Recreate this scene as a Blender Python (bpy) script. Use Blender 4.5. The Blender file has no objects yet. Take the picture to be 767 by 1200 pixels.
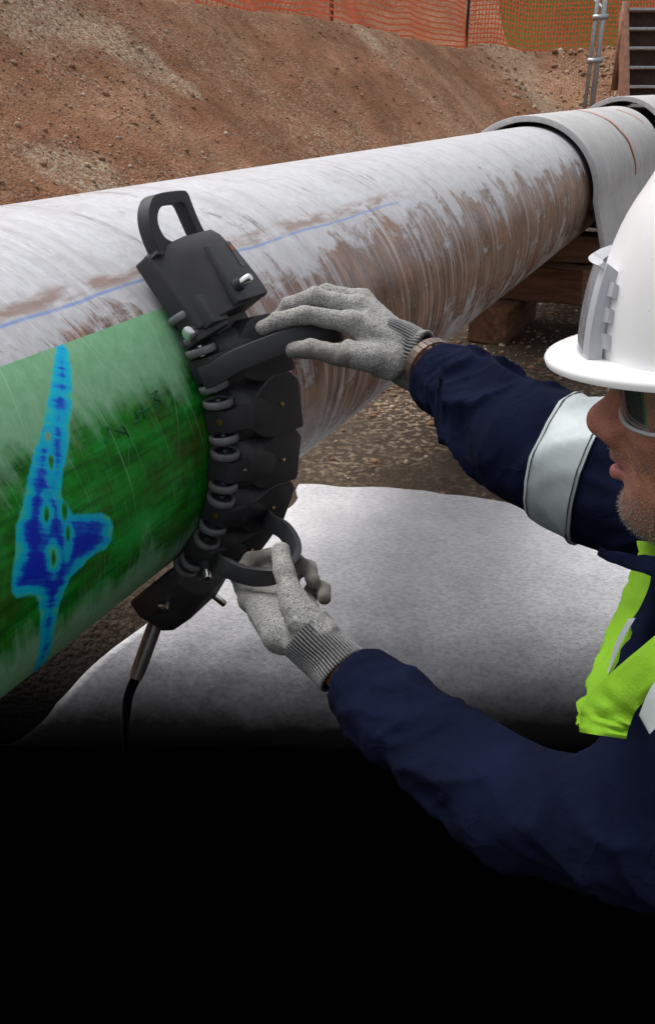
import bpy, bmesh, math, random
import numpy as np
from mathutils import Vector, Matrix
random.seed(7); RNG = np.random.default_rng(7)

# ------------------------------------------------------------------ camera, sky, sun, exposure
scene = bpy.context.scene
COL = scene.collection
FPX, PW, PH = 1000.0, 767.0, 1200.0          # focal length and frame of the photograph, in its pixels
PITCH = math.atan(0.494); CP, SP = math.cos(PITCH), math.sin(PITCH)
CAM = np.array([0.0, 0.0, 1.2])              # crouching photographer, 1.2 m above the trench floor
cd = bpy.data.cameras.new('camera'); cam = bpy.data.objects.new('camera', cd); COL.objects.link(cam)
cam.location = CAM; cam.rotation_euler = (math.pi/2 - PITCH, 0, 0)
cd.sensor_fit = 'VERTICAL'; cd.sensor_height = 36.0; cd.lens = 36.0*FPX/PH
cd.clip_start = 0.02; cd.clip_end = 500
scene.camera = cam

world = bpy.data.worlds.new('World'); scene.world = world; world.use_nodes = True
wn = world.node_tree.nodes; wl = world.node_tree.links
for n in list(wn): wn.remove(n)
sky = wn.new('ShaderNodeTexSky'); sky.sky_type = 'NISHITA'; sky.sun_disc = False
SUN_EL, SUN_AZ = math.radians(64), math.radians(-60)
sky.sun_elevation = SUN_EL; sky.sun_rotation = SUN_AZ
sky.air_density = 1.0; sky.dust_density = 4.0; sky.ozone_density = 1.0
hs = wn.new('ShaderNodeHueSaturation'); hs.inputs['Saturation'].default_value = 0.22   # overcast: grey cloud light
bg = wn.new('ShaderNodeBackground'); bg.inputs['Strength'].default_value = 0.13
wo = wn.new('ShaderNodeOutputWorld')
wl.new(sky.outputs[0], hs.inputs['Color']); wl.new(hs.outputs[0], bg.inputs['Color']); wl.new(bg.outputs[0], wo.inputs[0])

sd = bpy.data.lights.new('sun', 'SUN'); sd.energy = 1.0; sd.angle = math.radians(35); sd.color = (1.0, 0.965, 0.92)
sun = bpy.data.objects.new('sun', sd); COL.objects.link(sun); sun.location = (0, 0, 20)
sv = Vector((math.sin(SUN_AZ)*math.cos(SUN_EL), math.cos(SUN_AZ)*math.cos(SUN_EL), math.sin(SUN_EL)))
sun.rotation_euler = sv.to_track_quat('Z', 'Y').to_euler()
scene.view_settings.view_transform = 'Standard'; scene.view_settings.look = 'None'
scene.view_settings.exposure = 0.72; scene.view_settings.gamma = 1.0
scene.view_settings.use_curve_mapping = False
scene.render.engine = 'CYCLES'
scene.cycles.max_bounces = 6; scene.cycles.transparent_max_bounces = 12

# ------------------------------------------------------------------ frames of reference
V3 = lambda *a: np.array(a, float)
def unit(v): v = np.asarray(v, float); return v/np.linalg.norm(v)
def U(x, y, depth):
    """a point of the place, from a sighting through the photograph and its measured depth (m)"""
    a, b = (x-PW/2)/FPX, (y-PH/2)/FPX
    return CAM + depth*V3(a, CP-b*SP, -SP-b*CP)
def G(x, y, z=0.0):
    r = U(x, y, 1.0)-CAM; return CAM + r*((z-CAM[2])/r[2])
D_AX = V3(0.41347583, 0.9105151, 0)          # the pipeline runs this way
H_AX = V3(0.9105151, -0.41347583, 0)         # from the pipe towards the worker
UP = V3(0, 0, 1)
P0 = V3(-0.84345511, 0.38302308, 0.74868622)  # a point on the pipe's axis
PR = 0.305                                     # pipe radius (24 inch)
def Q(u, th, r):
    t = math.radians(th); return P0 + u*D_AX + r*(math.cos(t)*H_AX + math.sin(t)*UP)
def pipe_hit(x, y, R=PR):
    r = U(x, y, 1.0)-CAM; rp = r-(r@D_AX)*D_AX; o = P0-CAM; pp = o-(o@D_AX)*D_AX
    A, B, C = rp@rp, -2*rp@pp, pp@pp-R*R
    disc = max(B*B-4*A*C, 0.0); t = (-B-math.sqrt(disc))/(2*A)
    q = CAM+t*r-P0; u = q@D_AX; q = q-u*D_AX
    return u, math.degrees(math.atan2(q@UP, q@H_AX))

# ------------------------------------------------------------------ object helpers
def mesh_of(name, verts, faces):
    m = bpy.data.meshes.new(name)
    m.from_pydata([tuple(map(float, v)) for v in verts], [], [tuple(int(i) for i in f) for f in faces])
    m.update(); return m
def link(name, me, mat=None, parent=None, smooth=False):
    o = bpy.data.objects.new(name, me); COL.objects.link(o)
    if mat is not None and me is not None and len(me.materials) == 0:
        for k in (mat if isinstance(mat, (list, tuple)) else [mat]): me.materials.append(k)
    if smooth and me is not None:
        me.polygons.foreach_set('use_smooth', [True]*len(me.polygons))
    if parent is not None:
        o.parent = parent; o.matrix_parent_inverse = Matrix.Translation(-parent_origin(parent))
    return o
def parent_origin(p):
    v = Vector(p.location)
    q = p.parent
    while q is not None:
        v = v + Vector(q.location) - parent_origin(q) if False else v
        q = q.parent
    return v
def tag(o, label=None, cat=None, group=None, kind=None):
    if label: o['label'] = label
    if cat: o['category'] = cat
    if group: o['group'] = group
    if kind: o['kind'] = kind
    return o
def thing(name, label, cat, loc, group=None):
    o = bpy.data.objects.new(name, None); COL.objects.link(o); o.location = tuple(map(float, loc)); o.empty_display_size = 0.1
    return tag(o, label, cat, group)
def bevel(me, w, seg=2, angle=30):
    bm = bmesh.new(); bm.from_mesh(me)
    bmesh.ops.remove_doubles(bm, verts=bm.verts, dist=1e-6)
    es = [e for e in bm.edges if len(e.link_faces) == 2 and e.calc_face_angle(0) > math.radians(angle)]
    bmesh.ops.bevel(bm, geom=es, offset=w, segments=seg, affect='EDGES', profile=0.6, clamp_overlap=True)
    bmesh.ops.recalc_face_normals(bm, faces=bm.faces)
    bm.to_mesh(me); bm.free(); return me
class MB:
    """collects verts and faces of one mesh"""
    def __init__(s): s.v = []; s.f = []
    def add(s, vs, fs):
        o = len(s.v); s.v += [np.asarray(v, float) for v in vs]; s.f += [tuple(i+o for i in f) for f in fs]; return s
    def box(s, c, ax, half):
        c = np.asarray(c, float); ax = [np.asarray(a, float) for a in ax]; vs = []
        for i in (-1, 1):
            for j in (-1, 1):
                for k in (-1, 1): vs.append(c+i*half[0]*ax[0]+j*half[1]*ax[1]+k*half[2]*ax[2])
        return s.add(vs, [(0,1,3,2),(4,6,7,5),(0,4,5,1),(2,3,7,6),(0,2,6,4),(1,5,7,3)])
    def loft(s, rings, cap=True, closed=True):
        n = len(rings[0]); vs = [p for r in rings for p in r]; fs = []
        for i in range(len(rings)-1):
            for j in range(n if closed else n-1):
                k = (j+1) % n; fs.append((i*n+j, i*n+k, (i+1)*n+k, (i+1)*n+j))
        if cap and closed: fs += [tuple(range(n-1, -1, -1)), tuple((len(rings)-1)*n+j for j in range(n))]
        return s.add(vs, fs)
    def tube(s, pts, rad, n=12, cap=True, ref=None):
        pts = [np.asarray(p, float) for p in pts]; R = rad if hasattr(rad, '__len__') else [rad]*len(pts); rings = []
        t0 = unit(pts[1]-pts[0]); a = np.cross(t0, ref if ref is not None else (UP if abs(t0[2]) < .9 else V3(1,0,0))); a = unit(a)
        for i, p in enumerate(pts):
            t = unit(pts[min(i+1, len(pts)-1)]-pts[max(i-1, 0)]); a = unit(a-(a@t)*t); b = np.cross(t, a)
            rings.append([p+R[i]*(math.cos(w)*a+math.sin(w)*b) for w in [2*math.pi*j/n for j in range(n)]])
        return s.loft(rings, cap)
    def bar(s, pts, wvec, w, t, cap=True):
        """rectangular section swept along pts; wvec = the width direction"""
        pts = [np.asarray(p, float) for p in pts]; rings = []
        for i, p in enumerate(pts):
            tg = unit(pts[min(i+1, len(pts)-1)]-pts[max(i-1, 0)])
            a = np.asarray(wvec[i] if isinstance(wvec, list) else wvec, float); a = unit(a-(a@tg)*tg); b = np.cross(tg, a)
            ww = w[i] if hasattr(w, '__len__') else w; tt = t[i] if hasattr(t, '__len__') else t
            rings.append([p+.5*ww*i1*a+.5*tt*j1*b for i1, j1 in ((-1,-1),(1,-1),(1,1),(-1,1))])
        return s.loft(rings, cap)
    def build(s, name, mat, parent=None, smooth=False, bev=0, seg=2):
        me = mesh_of(name, s.v, s.f)
        bm = bmesh.new(); bm.from_mesh(me); bmesh.ops.recalc_face_normals(bm, faces=bm.faces); bm.to_mesh(me); bm.free()
        if bev: bevel(me, bev, seg)
        return link(name, me, mat, parent, smooth)
def spline(pts, n):
    """Catmull-Rom through pts"""
    pts = [np.asarray(p, float) for p in pts]; P = [2*pts[0]-pts[1]]+pts+[2*pts[-1]-pts[-2]]; out = []
    for i in range(len(pts)-1):
        a, b, c, d = P[i:i+4]
        for k in range(n):
            t = k/n; out.append(.5*((2*b)+(c-a)*t+(2*a-5*b+4*c-d)*t*t+(3*b-a-3*c+d)*t**3))
    out.append(pts[-1]); return out
def shade_auto(o, deg=40):
    me = o.data; me.polygons.foreach_set('use_smooth', [True]*len(me.polygons))
    try: me.set_sharp_from_angle(angle=math.radians(deg))
    except Exception: pass
    return o

# ------------------------------------------------------------------ numpy value noise
_PERM = RNG.random((64, 64, 64)).astype(np.float32)
def vnoise(x, y, z):
    x, y, z = np.broadcast_arrays(x, y, z)
    xi, yi, zi = np.floor(x).astype(int), np.floor(y).astype(int), np.floor(z).astype(int)
    fx, fy, fz = x-xi, y-yi, z-zi
    fx, fy, fz = [t*t*(3-2*t) for t in (fx, fy, fz)]
    g = lambda a, b, c: _PERM[(xi+a) & 63, (yi+b) & 63, (zi+c) & 63]
    l = lambda a, b, t: a+(b-a)*t
    return l(l(l(g(0,0,0),g(1,0,0),fx), l(g(0,1,0),g(1,1,0),fx), fy), l(l(g(0,0,1),g(1,0,1),fx), l(g(0,1,1),g(1,1,1),fx), fy), fz)*2-1
def fbm(x, y, z, oct=4, gain=.5):
    s, a, f = 0, 1, 1
    for _ in range(oct): s = s+a*vnoise(x*f+13.7*_, y*f+5.1*_, z*f+9.3*_); a *= gain; f *= 2.03
    return s

# ------------------------------------------------------------------ implicit bodies: smooth unions of limbs, meshed by surface nets
def axis_grid(lo, hi, fine, coarse=None, flo=None, fhi=None):
    if coarse is None: return np.arange(lo, hi+fine, fine)
    a = np.arange(lo, flo, coarse) if flo > lo else np.array([])
    b = np.arange(max(flo, lo), min(fhi, hi), fine); c = np.arange(min(fhi, hi), hi+coarse, coarse) if hi > fhi else np.array([])
    return np.unique(np.concatenate([a, b, c]).round(6))
class Field:
    def __init__(s, xs, ys, zs):
        s.x, s.y, s.z = xs, ys, zs; s.f = np.full((len(xs), len(ys), len(zs)), 0.06, np.float32)
    def sub(s, lo, hi, m):
        i = []
        for ax, l, h in zip((s.x, s.y, s.z), lo, hi):
            a, b = np.searchsorted(ax, l-m), np.searchsorted(ax, h+m); i.append(slice(int(a), int(max(b, a))))
        X = s.x[i[0]][:, None, None]; Y = s.y[i[1]][None, :, None]; Z = s.z[i[2]][None, None, :]
        return tuple(i), X, Y, Z
    def merge(s, i, d, k, op='u'):
        f = s.f[i]
        if f.size == 0: return
        if op == 's': d = -d; s.f[i] = np.maximum(f, d) if k <= 0 else f+0*d+_smax(f, d, k)-f; return
        if op == 'i': s.f[i] = np.maximum(f, d); return
        if k <= 0: s.f[i] = np.minimum(f, d); return
        h = np.maximum(k-np.abs(f-d), 0)/k; s.f[i] = np.minimum(f, d)-h*h*k*.25
    def cone(s, a, b, ra, rb, k=.01, op='u', fold=None):
        a, b = np.asarray(a, float), np.asarray(b, float); r = max(ra, rb)
        i, X, Y, Z = s.sub(np.minimum(a, b)-r, np.maximum(a, b)+r, .06)
        ba = b-a; L2 = ba@ba
        px, py, pz = X-a[0], Y-a[1], Z-a[2]
        t0 = (px*ba[0]+py*ba[1]+pz*ba[2])/L2; t = np.clip(t0, 0, 1)
        qx, qy, qz = px-t*ba[0], py-t*ba[1], pz-t*ba[2]
        R = ra+(rb-ra)*t
        if fold is not None: R = R+fold(t, qx, qy, qz, X, Y, Z)
        s.merge(i, (np.sqrt(qx*qx+qy*qy+qz*qz)-R).astype(np.float32), k, op); return s
    def ell(s, c, ax, rad, k=.01, op='u'):
        c = np.asarray(c, float); m = max(rad)
        i, X, Y, Z = s.sub(c-m, c+m, .06)
        px, py, pz = X-c[0], Y-c[1], Z-c[2]; k0 = 0; k1 = 0
        for a, r in zip(ax, rad):
            q = px*a[0]+py*a[1]+pz*a[2]; k0 = k0+(q/r)**2; k1 = k1+(q/(r*r))**2
        k0 = np.sqrt(k0)+1e-9; k1 = np.sqrt(k1)+1e-9
        s.merge(i, (k0*(k0-1)/k1).astype(np.float32), k, op); return s
    def halfspace(s, p, n, op='i'):
        """keep the side n points away from"""
        n = unit(n); X, Y, Z = s.x[:, None, None], s.y[None, :, None], s.z[None, None, :]
        d = ((X-p[0])*n[0]+(Y-p[1])*n[1]+(Z-p[2])*n[2]).astype(np.float32)
        s.f = np.maximum(s.f, d); return s
    def mesh(s, name, smooth_it=1):
        f = s.f; neg = f < 0
        nx, ny, nz = f.shape
        c = np.zeros((nx-1, ny-1, nz-1), np.int8)
        for a in (0, 1):
            for b in (0, 1):
                for d in (0, 1): c += neg[a:nx-1+a, b:ny-1+b, d:nz-1+d]
        act = (c > 0) & (c < 8); I, J, K = np.nonzero(act); n = len(I)
        idx = -np.ones(act.shape, np.int64); idx[I, J, K] = np.arange(n)
        pos = np.zeros((n, 3)); cnt = np.zeros(n)
        for ax in range(3):
            for a in (0, 1):
                for b in (0, 1):
                    o = [0, 0, 0]; oth = [q for q in range(3) if q != ax]; o[oth[0]] = a; o[oth[1]] = b
                    e = list(o); e[ax] = 1
                    f0 = f[I+o[0], J+o[1], K+o[2]]; f1 = f[I+e[0], J+e[1], K+e[2]]
                    cr = (f0 < 0) != (f1 < 0); t = np.where(cr, f0/np.where(cr, f0-f1, 1), 0)
                    p0 = np.stack([s.x[I+o[0]], s.y[J+o[1]], s.z[K+o[2]]], 1); p1 = np.stack([s.x[I+e[0]], s.y[J+e[1]], s.z[K+e[2]]], 1)
                    pos += np.where(cr[:, None], p0+(p1-p0)*t[:, None], 0); cnt += cr
        pos /= np.maximum(cnt, 1)[:, None]
        quads = []
        for ax in range(3):
            sl0 = [slice(1, -1)]*3; sl0[ax] = slice(0, -1); sl1 = list(sl0); sl1[ax] = slice(1, None)
            a0, a1 = neg[tuple(sl0)], neg[tuple(sl1)]
            ii = np.argwhere(a0 != a1)
            if len(ii) == 0: continue
            flip = a0[tuple(ii.T)]
            g = ii+1; g[:, ax] -= 1
            o1, o2 = [(1, 2), (2, 0), (0, 1)][ax]
            def cell(da, db):
                h = g.copy(); h[:, o1] -= da; h[:, o2] -= db; return idx[h[:, 0], h[:, 1], h[:, 2]]
            q = np.stack([cell(1, 1), cell(0, 1), cell(0, 0), cell(1, 0)], 1)
            q[~flip] = q[~flip][:, ::-1]; quads.append(q)
        q = np.concatenate(quads); q = q[(q >= 0).all(1)]
        for _ in range(smooth_it):
            acc = np.zeros_like(pos); w = np.zeros(n)
            for a in range(4):
                b = (a+1) % 4
                np.add.at(acc, q[:, a], pos[q[:, b]]); np.add.at(w, q[:, a], 1)
                np.add.at(acc, q[:, b], pos[q[:, a]]); np.add.at(w, q[:, b], 1)
            pos = .5*pos+.5*acc/np.maximum(w, 1)[:, None]
        me = bpy.data.meshes.new(name)
        me.vertices.add(n); me.vertices.foreach_set('co', pos.astype(np.float32).ravel())
        me.loops.add(len(q)*4); me.loops.foreach_set('vertex_index', q.astype(np.int32).ravel())
        me.polygons.add(len(q)); me.polygons.foreach_set('loop_start', np.arange(0, len(q)*4, 4, dtype=np.int32))
        me.polygons.foreach_set('use_smooth', np.ones(len(q), bool))
        me.update(calc_edges=True); me.validate(); return me, pos
def _smax(a, b, k):
    h = np.maximum(k-np.abs(a-b), 0)/k; return np.maximum(a, b)+h*h*k*.25

# ------------------------------------------------------------------ material helpers
class NT:
    def __init__(s, name):
        s.m = bpy.data.materials.new(name); s.m.use_nodes = True; s.t = s.m.node_tree; s.n = s.t.nodes; s.l = s.t.links
        s.b = s.n['Principled BSDF']; s.out = s.n['Material Output']
    def _in(s, sock, v):
        if v is None: return
        if isinstance(v, bpy.types.NodeSocket): s.l.new(v, sock)
        else: sock.default_value = v
    def coord(s, kind='Object', scale=(1,1,1), rot=(0,0,0)):
        t = s.n.new('ShaderNodeTexCoord'); m = s.n.new('ShaderNodeMapping')
        s.l.new(t.outputs[kind], m.inputs[0]); m.inputs['Scale'].default_value = scale; m.inputs['Rotation'].default_value = rot
        return m.outputs[0]
    def noise(s, vec, scale=5, detail=4, rough=.55, dist=0):
        t = s.n.new('ShaderNodeTexNoise'); s._in(t.inputs['Vector'], vec); t.inputs['Scale'].default_value = scale
        t.inputs['Detail'].default_value = detail; t.inputs['Roughness'].default_value = rough; t.inputs['Distortion'].default_value = dist
        return t.outputs['Fac']
    def voro(s, vec, scale, feature='F1', out='Distance'):
        t = s.n.new('ShaderNodeTexVoronoi'); t.feature = feature; s._in(t.inputs['Vector'], vec); t.inputs['Scale'].default_value = scale
        return t.outputs[out]
    def ramp(s, fac, stops, interp='LINEAR'):
        t = s.n.new('ShaderNodeValToRGB'); s._in(t.inputs[0], fac); r = t.color_ramp; r.interpolation = interp
        while len(r.elements) < len(stops): r.elements.new(0.5)
        for e, (p, c) in zip(r.elements, stops):
            e.position = p; e.color = (c, c, c, 1) if not hasattr(c, '__len__') else (*c, 1)
        return t.outputs[0]
    def mix(s, fac, a, b, mode='MIX'):
        t = s.n.new('ShaderNodeMix'); t.data_type = 'RGBA'; t.blend_type = mode
        s._in(t.inputs[0], fac); 
        for sock, v in ((t.inputs[6], a), (t.inputs[7], b)):
            if not isinstance(v, bpy.types.NodeSocket): v = (*v, 1) if len(v) == 3 else v
            s._in(sock, v)
        return t.outputs[2]
    def math(s, op, a, b=None, clamp=False):
        t = s.n.new('ShaderNodeMath'); t.operation = op; t.use_clamp = clamp; s._in(t.inputs[0], a); s._in(t.inputs[1], b); return t.outputs[0]
    def attr(s, name, out='Fac'):
        t = s.n.new('ShaderNodeAttribute'); t.attribute_name = name; return t.outputs[out]
    def sep(s, vec):
        t = s.n.new('ShaderNodeSeparateXYZ'); s.l.new(vec, t.inputs[0]); return t.outputs
    def comb(s, x, y, z=0.0):
        t = s.n.new('ShaderNodeCombineXYZ'); s._in(t.inputs[0], x); s._in(t.inputs[1], y); s._in(t.inputs[2], z); return t.outputs[0]
    def bump(s, h, strength=.5, dist=.01):
        t = s.n.new('ShaderNodeBump'); s._in(t.inputs['Height'], h); t.inputs['Strength'].default_value = strength; t.inputs['Distance'].default_value = dist
        s.l.new(t.outputs[0], s.b.inputs['Normal']); return t
    def set(s, **kw):
        for k, v in kw.items():
            k = {'color': 'Base Color', 'rough': 'Roughness', 'metal': 'Metallic', 'spec': 'Specular IOR Level', 'sheen': 'Sheen Weight', 'coat': 'Coat Weight', 'sss': 'Subsurface Weight'}.get(k, k)
            if k == 'Base Color' and not isinstance(v, bpy.types.NodeSocket) and len(v) == 3: v = (*v, 1)
            s._in(s.b.inputs[k], v)
        return s.m
def simple(name, col, rough=.6, metal=0, var=.12, scale=30, bump=.15, bdist=.002, spec=.5):
    m = NT(name); c = m.coord(); n = m.noise(c, scale, 5)
    lo = tuple(max(x*(1-var*1.6), 0) for x in col); hi = tuple(min(x*(1+var*1.6), 1) for x in col)
    m.bump(m.noise(c, scale*4, 4), bump, bdist)
    return m.set(color=m.ramp(n, [(.25, lo), (.75, hi)]), rough=m.ramp(n, [(.2, max(rough-.08, .02)), (.8, min(rough+.08, 1))]), metal=metal, spec=spec)
M = {}
# --- soil
def soil_mat(name, c1, c2, c3, grav=.5):
    m = NT(name); c = m.coord()
    n1 = m.noise(c, 1.1, 6, .6, .3); n2 = m.noise(c, 9, 6, .62); v = m.voro(c, 55, out='Color'); vd = m.voro(c, 55)
    base = m.ramp(n1, [(.3, c1), (.55, c2), (.75, c3)])
    base = m.mix(m.ramp(n2, [(.3, .55), (.7, 0.0)]), base, tuple(x*.45 for x in c1))
    # gravel: pale grains where a broad noise says so
    gm = m.math('MULTIPLY', m.ramp(m.noise(c, .85, 5, .6), [(.5-.1*grav, 0), (.72-.1*grav, 1)]), m.ramp(m.noise(c, 38, 3), [(.5, 0), (.6, 1)]))
    gcol = m.mix(.5, m.ramp(m.sep(v)[0], [(0, (.16, .12, .09)), (.5, (.34, .27, .2)), (1, (.5, .44, .36))]), (.42, .31, .205))
    gm = m.math('MAXIMUM', gm, m.math('MULTIPLY', m.ramp(m.math('ADD', m.attr('pale'), m.math('MULTIPLY', m.math('SUBTRACT', m.noise(c, 6, 5, .7), .5), 1.1)), [(.4, 0), (.75, 1)]), m.ramp(m.noise(c, 30, 3), [(.4, .25), (.6, .95)])))
    col = m.mix(gm, base, gcol)
    rim_fade = m.ramp(m.math('ADD', m.attr('rim_fade'), m.math('MULTIPLY', m.math('SUBTRACT', m.noise(c, 5, 6, .7), .5), .5)), [(.3, 0), (.55, .6), (.85, .97)]); col = m.mix(rim_fade, col, (.010, .0085, .007))  # painted darkening: soil colour fades to black at the pit rim
    h = m.math('ADD', m.math('MULTIPLY', n2, 1.6), m.math('MULTIPLY', vd, -.5)); h = m.math('ADD', h, m.math('MULTIPLY', m.noise(c, 70, 4), .7))
    m.bump(h, .75, .02)
    return m.set(color=col, rough=.95, spec=.2)
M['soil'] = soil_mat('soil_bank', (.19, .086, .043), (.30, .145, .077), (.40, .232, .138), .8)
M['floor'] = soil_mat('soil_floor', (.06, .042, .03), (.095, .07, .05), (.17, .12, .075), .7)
M['pit_fade_black'] = simple('added_pit_black', (.010, .010, .011), .9, 0, .2, 12, .2, .01, .1)  # black skin of the added pit, stands for the dark foreground
# --- geotextile
m = NT('geotextile'); c = m.coord()
n = m.noise(c, 7, 6, .65); nf = m.noise(m.coord('Object', (1, 3.2, 1), (0, 0, .5)), 60, 5, .7); ns = m.noise(c, 2.3, 5, .6)
col = m.ramp(n, [(.3, (.62, .62, .64)), (.7, (.78, .78, .80))])
col = m.mix(m.ramp(nf, [(.38, .6), (.58, 0)]), col, (.40, .40, .42))
col = m.mix(m.ramp(ns, [(.55, 0), (.8, .28)]), col, (.33, .29, .25))
hem_fade = m.math('ADD', m.attr('hem_fade'), m.math('MULTIPLY', m.math('SUBTRACT', m.noise(c, 5, 6, .7, .4), .5), .40))
col = m.mix(m.ramp(hem_fade, [(.38, 0), (.62, .5), (.88, .97)]), col, (.022, .018, .015))  # painted fade: sheet colour goes near-black towards its front edge
m.bump(m.math('ADD', m.noise(c, 260, 3), m.math('MULTIPLY', nf, .8)), .5, .004); M['geotextile'] = m.set(color=col, rough=.95, spec=.15)

# ------------------------------------------------------------------ the ground: trench floor, banks, and a black pit added to darken the foreground
def terrain(x, y):
    x, y = np.broadcast_arrays(np.asarray(x, float), np.asarray(y, float))
    l = x*H_AX[0]+y*H_AX[1]; u = x*D_AX[0]+y*D_AX[1]
    n1 = fbm(x*.55, y*.55, 0*x+3.1, 5); n2 = fbm(x*2.7, y*2.7, 0*x+7.7, 4)
    ls = -l+.13*n1
    side = np.clip((ls-2.05)/2.15, 0, 1); side = side+.0*side
    zs = 1.82*(side*.85+.15*side*side*(3-2*side))
    ye = y+.22*n1+.04*(x-4)
    zend = 1.84*np.clip((ye-14.0)/2.3, 0, 1)
    rs = np.clip((l-1.15+.04*n1)/1.5, 0, 1); zr = 1.25*rs  # unseen near bank, set close to keep sky light off the foreground
    zb = 1.3*np.clip((-u-2.6+.1*n1)/1.6, 0, 1)                 # unseen bank added behind the camera to cut sky light
    z = np.maximum(np.maximum(zs, zend), np.maximum(zr, zb))
    z = np.where((zs > .05) & (zend > .05), np.maximum(zs, zend)+.10*np.exp(-((zs-zend)/.25)**2), z)
    bankness = np.clip(z/.4, 0, 1)*np.clip((1.95-z)/.3, 0.25, 1)
    z = z+bankness*(.075*n1+.018*n2+.035*fbm(u*3.1, l*.55, 0*x+5.5, 4)*np.clip(-l-1.9, 0, 1))
    # spoil heap and rough grass beyond the crest
    hm = np.clip((ls-6.0)/7.0, 0, 1); he = np.clip((y-18.5)/7.0, 0, 1)
    m_ = np.maximum(hm, he); z = z+4.6*m_*m_*(3-2*m_)*(1+.18*n1)
    z = z+(1-bankness)*(.012*n2+.008*n1)
    return z
ADDED_PIT_X = 1.35; RIM_Y = 2.27; RIM_R = 0.34; NEAR_Y = 0.70  # added pit; its rounded rim shapes the falloff into black
def smooth01(t): t = np.clip(t, 0, 1); return t*t*(3-2*t)
def pit_k(x): return smooth01((ADDED_PIT_X-np.abs(x-0.05))/.35)
rows = []     # (flat y, added pit y, added pit z, is_added_pit)
for y in np.concatenate([np.arange(-9, -1, .6), np.arange(-1, NEAR_Y-.02, .12)]): rows.append((y, y, 0, 0))
rows += [(NEAR_Y, NEAR_Y, 0, 0), (.74, NEAR_Y+.012, -.03, 1), (.79, NEAR_Y+.005, -.5, 1), (.84, NEAR_Y-.1, -1.5, 1), (.9, NEAR_Y-.2, -3.6, 1),
         (1.0, 1.0, -3.7, 1), (1.15, 1.5, -3.7, 1), (1.3, 2.0, -3.7, 1), (1.4, 2.65, -3.6, 1), (1.47, 2.62, -2.2, 1), (1.53, 2.5, -1.3, 1), (1.58, 2.35, -.85, 1)]
rim = []
for a in np.linspace(150, 0, 17):
    ra = math.radians(a); rim.append((RIM_Y-RIM_R*math.sin(ra), -RIM_R+RIM_R*math.cos(ra)))
for i, (yy, zz) in enumerate(rim): rows.append((1.6+(RIM_Y-1.6)*i/(len(rim)-1), yy, zz, 0))
y = RIM_Y+.05
while y < 30: rows.append((y, y, 0, 0)); y += .05+.006*max(y-2, 0)
xs = np.concatenate([np.arange(-16, -5, .3), np.arange(-5, -1.5, .085), np.arange(-1.5, 1.5, .045), np.arange(1.5, 5, .085), np.arange(5, 14, .25)])
yf = np.array([r[0] for r in rows]); yp = np.array([r[1] for r in rows]); zp = np.array([r[2] for r in rows])
k = pit_k(xs)[None, :]
YY = yf[:, None]*(1-k)+yp[:, None]*k; XX = np.repeat(xs[None, :], len(rows), 0)
ZZ = terrain(XX, yf[:, None]+0*XX)+zp[:, None]*k
nr, nc = XX.shape
verts = np.stack([XX, YY, ZZ], -1).reshape(-1, 3)
me = bpy.data.meshes.new('ground'); faces = []
ii, jj = np.meshgrid(np.arange(nr-1), np.arange(nc-1), indexing='ij'); a = (ii*nc+jj).ravel()
faces = np.stack([a, a+1, a+nc+1, a+nc], 1)
me = mesh_of('ground', verts, faces)
for mm in ('soil', 'floor', 'pit_fade_black', 'grassland'): 
    if mm == 'grassland':
        g = NT('rough_grassland'); c = g.coord(); n = g.noise(c, .5, 5); n2 = g.noise(c, 14, 5, .7)
        col = g.ramp(n, [(.30, (.15, .09, .045)), (.42, (.11, .11, .035)), (.52, (.075, .13, .025))]); col = g.mix(g.ramp(n2, [(.3, .6), (.6, 0)]), col, (.04, .035, .015))
        g.bump(n2, .9, .08); M['grassland'] = g.set(color=col, rough=1.0, spec=.1)
    me.materials.append(M[mm])
fc = verts[faces].mean(1); rowi = ii.ravel(); ispit = np.array([r[3] for r in rows])[rowi]+np.array([r[3] for r in rows])[rowi+1] > 0
lf = fc[:, 0]*H_AX[0]+fc[:, 1]*H_AX[1]
bankz = np.maximum(np.clip((-lf-1.75), 0, 1), np.clip(fc[:, 1]-13.6, 0, 1))
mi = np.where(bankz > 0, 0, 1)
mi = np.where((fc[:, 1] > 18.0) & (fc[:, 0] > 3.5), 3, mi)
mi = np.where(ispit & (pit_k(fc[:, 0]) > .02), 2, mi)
me.polygons.foreach_set('material_index', mi.astype(np.int32)); me.polygons.foreach_set('use_smooth', np.ones(len(mi), bool)); me.update()
def sight(px, py):
    r_ = U(px, py, 1.0)-CAM
    for q in np.arange(2.0, 25, .02):
        p = CAM+r_*q
        if p[2] < float(terrain(p[0], p[1])): return p
    return CAM+r_*12
pale = np.zeros(len(verts))
for px, py, rx in ((10, 12, .45), (70, 22, .42), (125, 42, .4), (175, 75, .3), (215, 100, .22), (105, 205, .3), (60, 190, .2), (598, 72, .8), (618, 100, .8), (640, 125, .7), (590, 56, .6), (430, 45, .35)):
    p = sight(px, py); pale = np.maximum(pale, np.clip(1.25-np.linalg.norm(verts-p, axis=1)/rx, 0, 1))
rim_fade_v = np.zeros((nr, nc)); i0 = len(rows)-len([r for r in rows if r[0] > RIM_Y+.01])-len(rim)
for q in range(len(rim)): rim_fade_v[i0+q, :] = np.clip((1-q/(len(rim)-1))*150/RIM_R*math.pi/180*RIM_R/2.618*1.55-.12, 0, 1)  # mask of the painted darkening, stronger down the rim
rim_fade_v[:i0, :] = 1; rim_fade_v *= pit_k(xs)[None, :]
a_ = me.attributes.new('rim_fade', 'FLOAT', 'POINT'); a_.data.foreach_set('value', rim_fade_v.astype(np.float32).ravel())
a_ = me.attributes.new('pale', 'FLOAT', 'POINT'); a_.data.foreach_set('value', pale.astype(np.float32))
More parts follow.
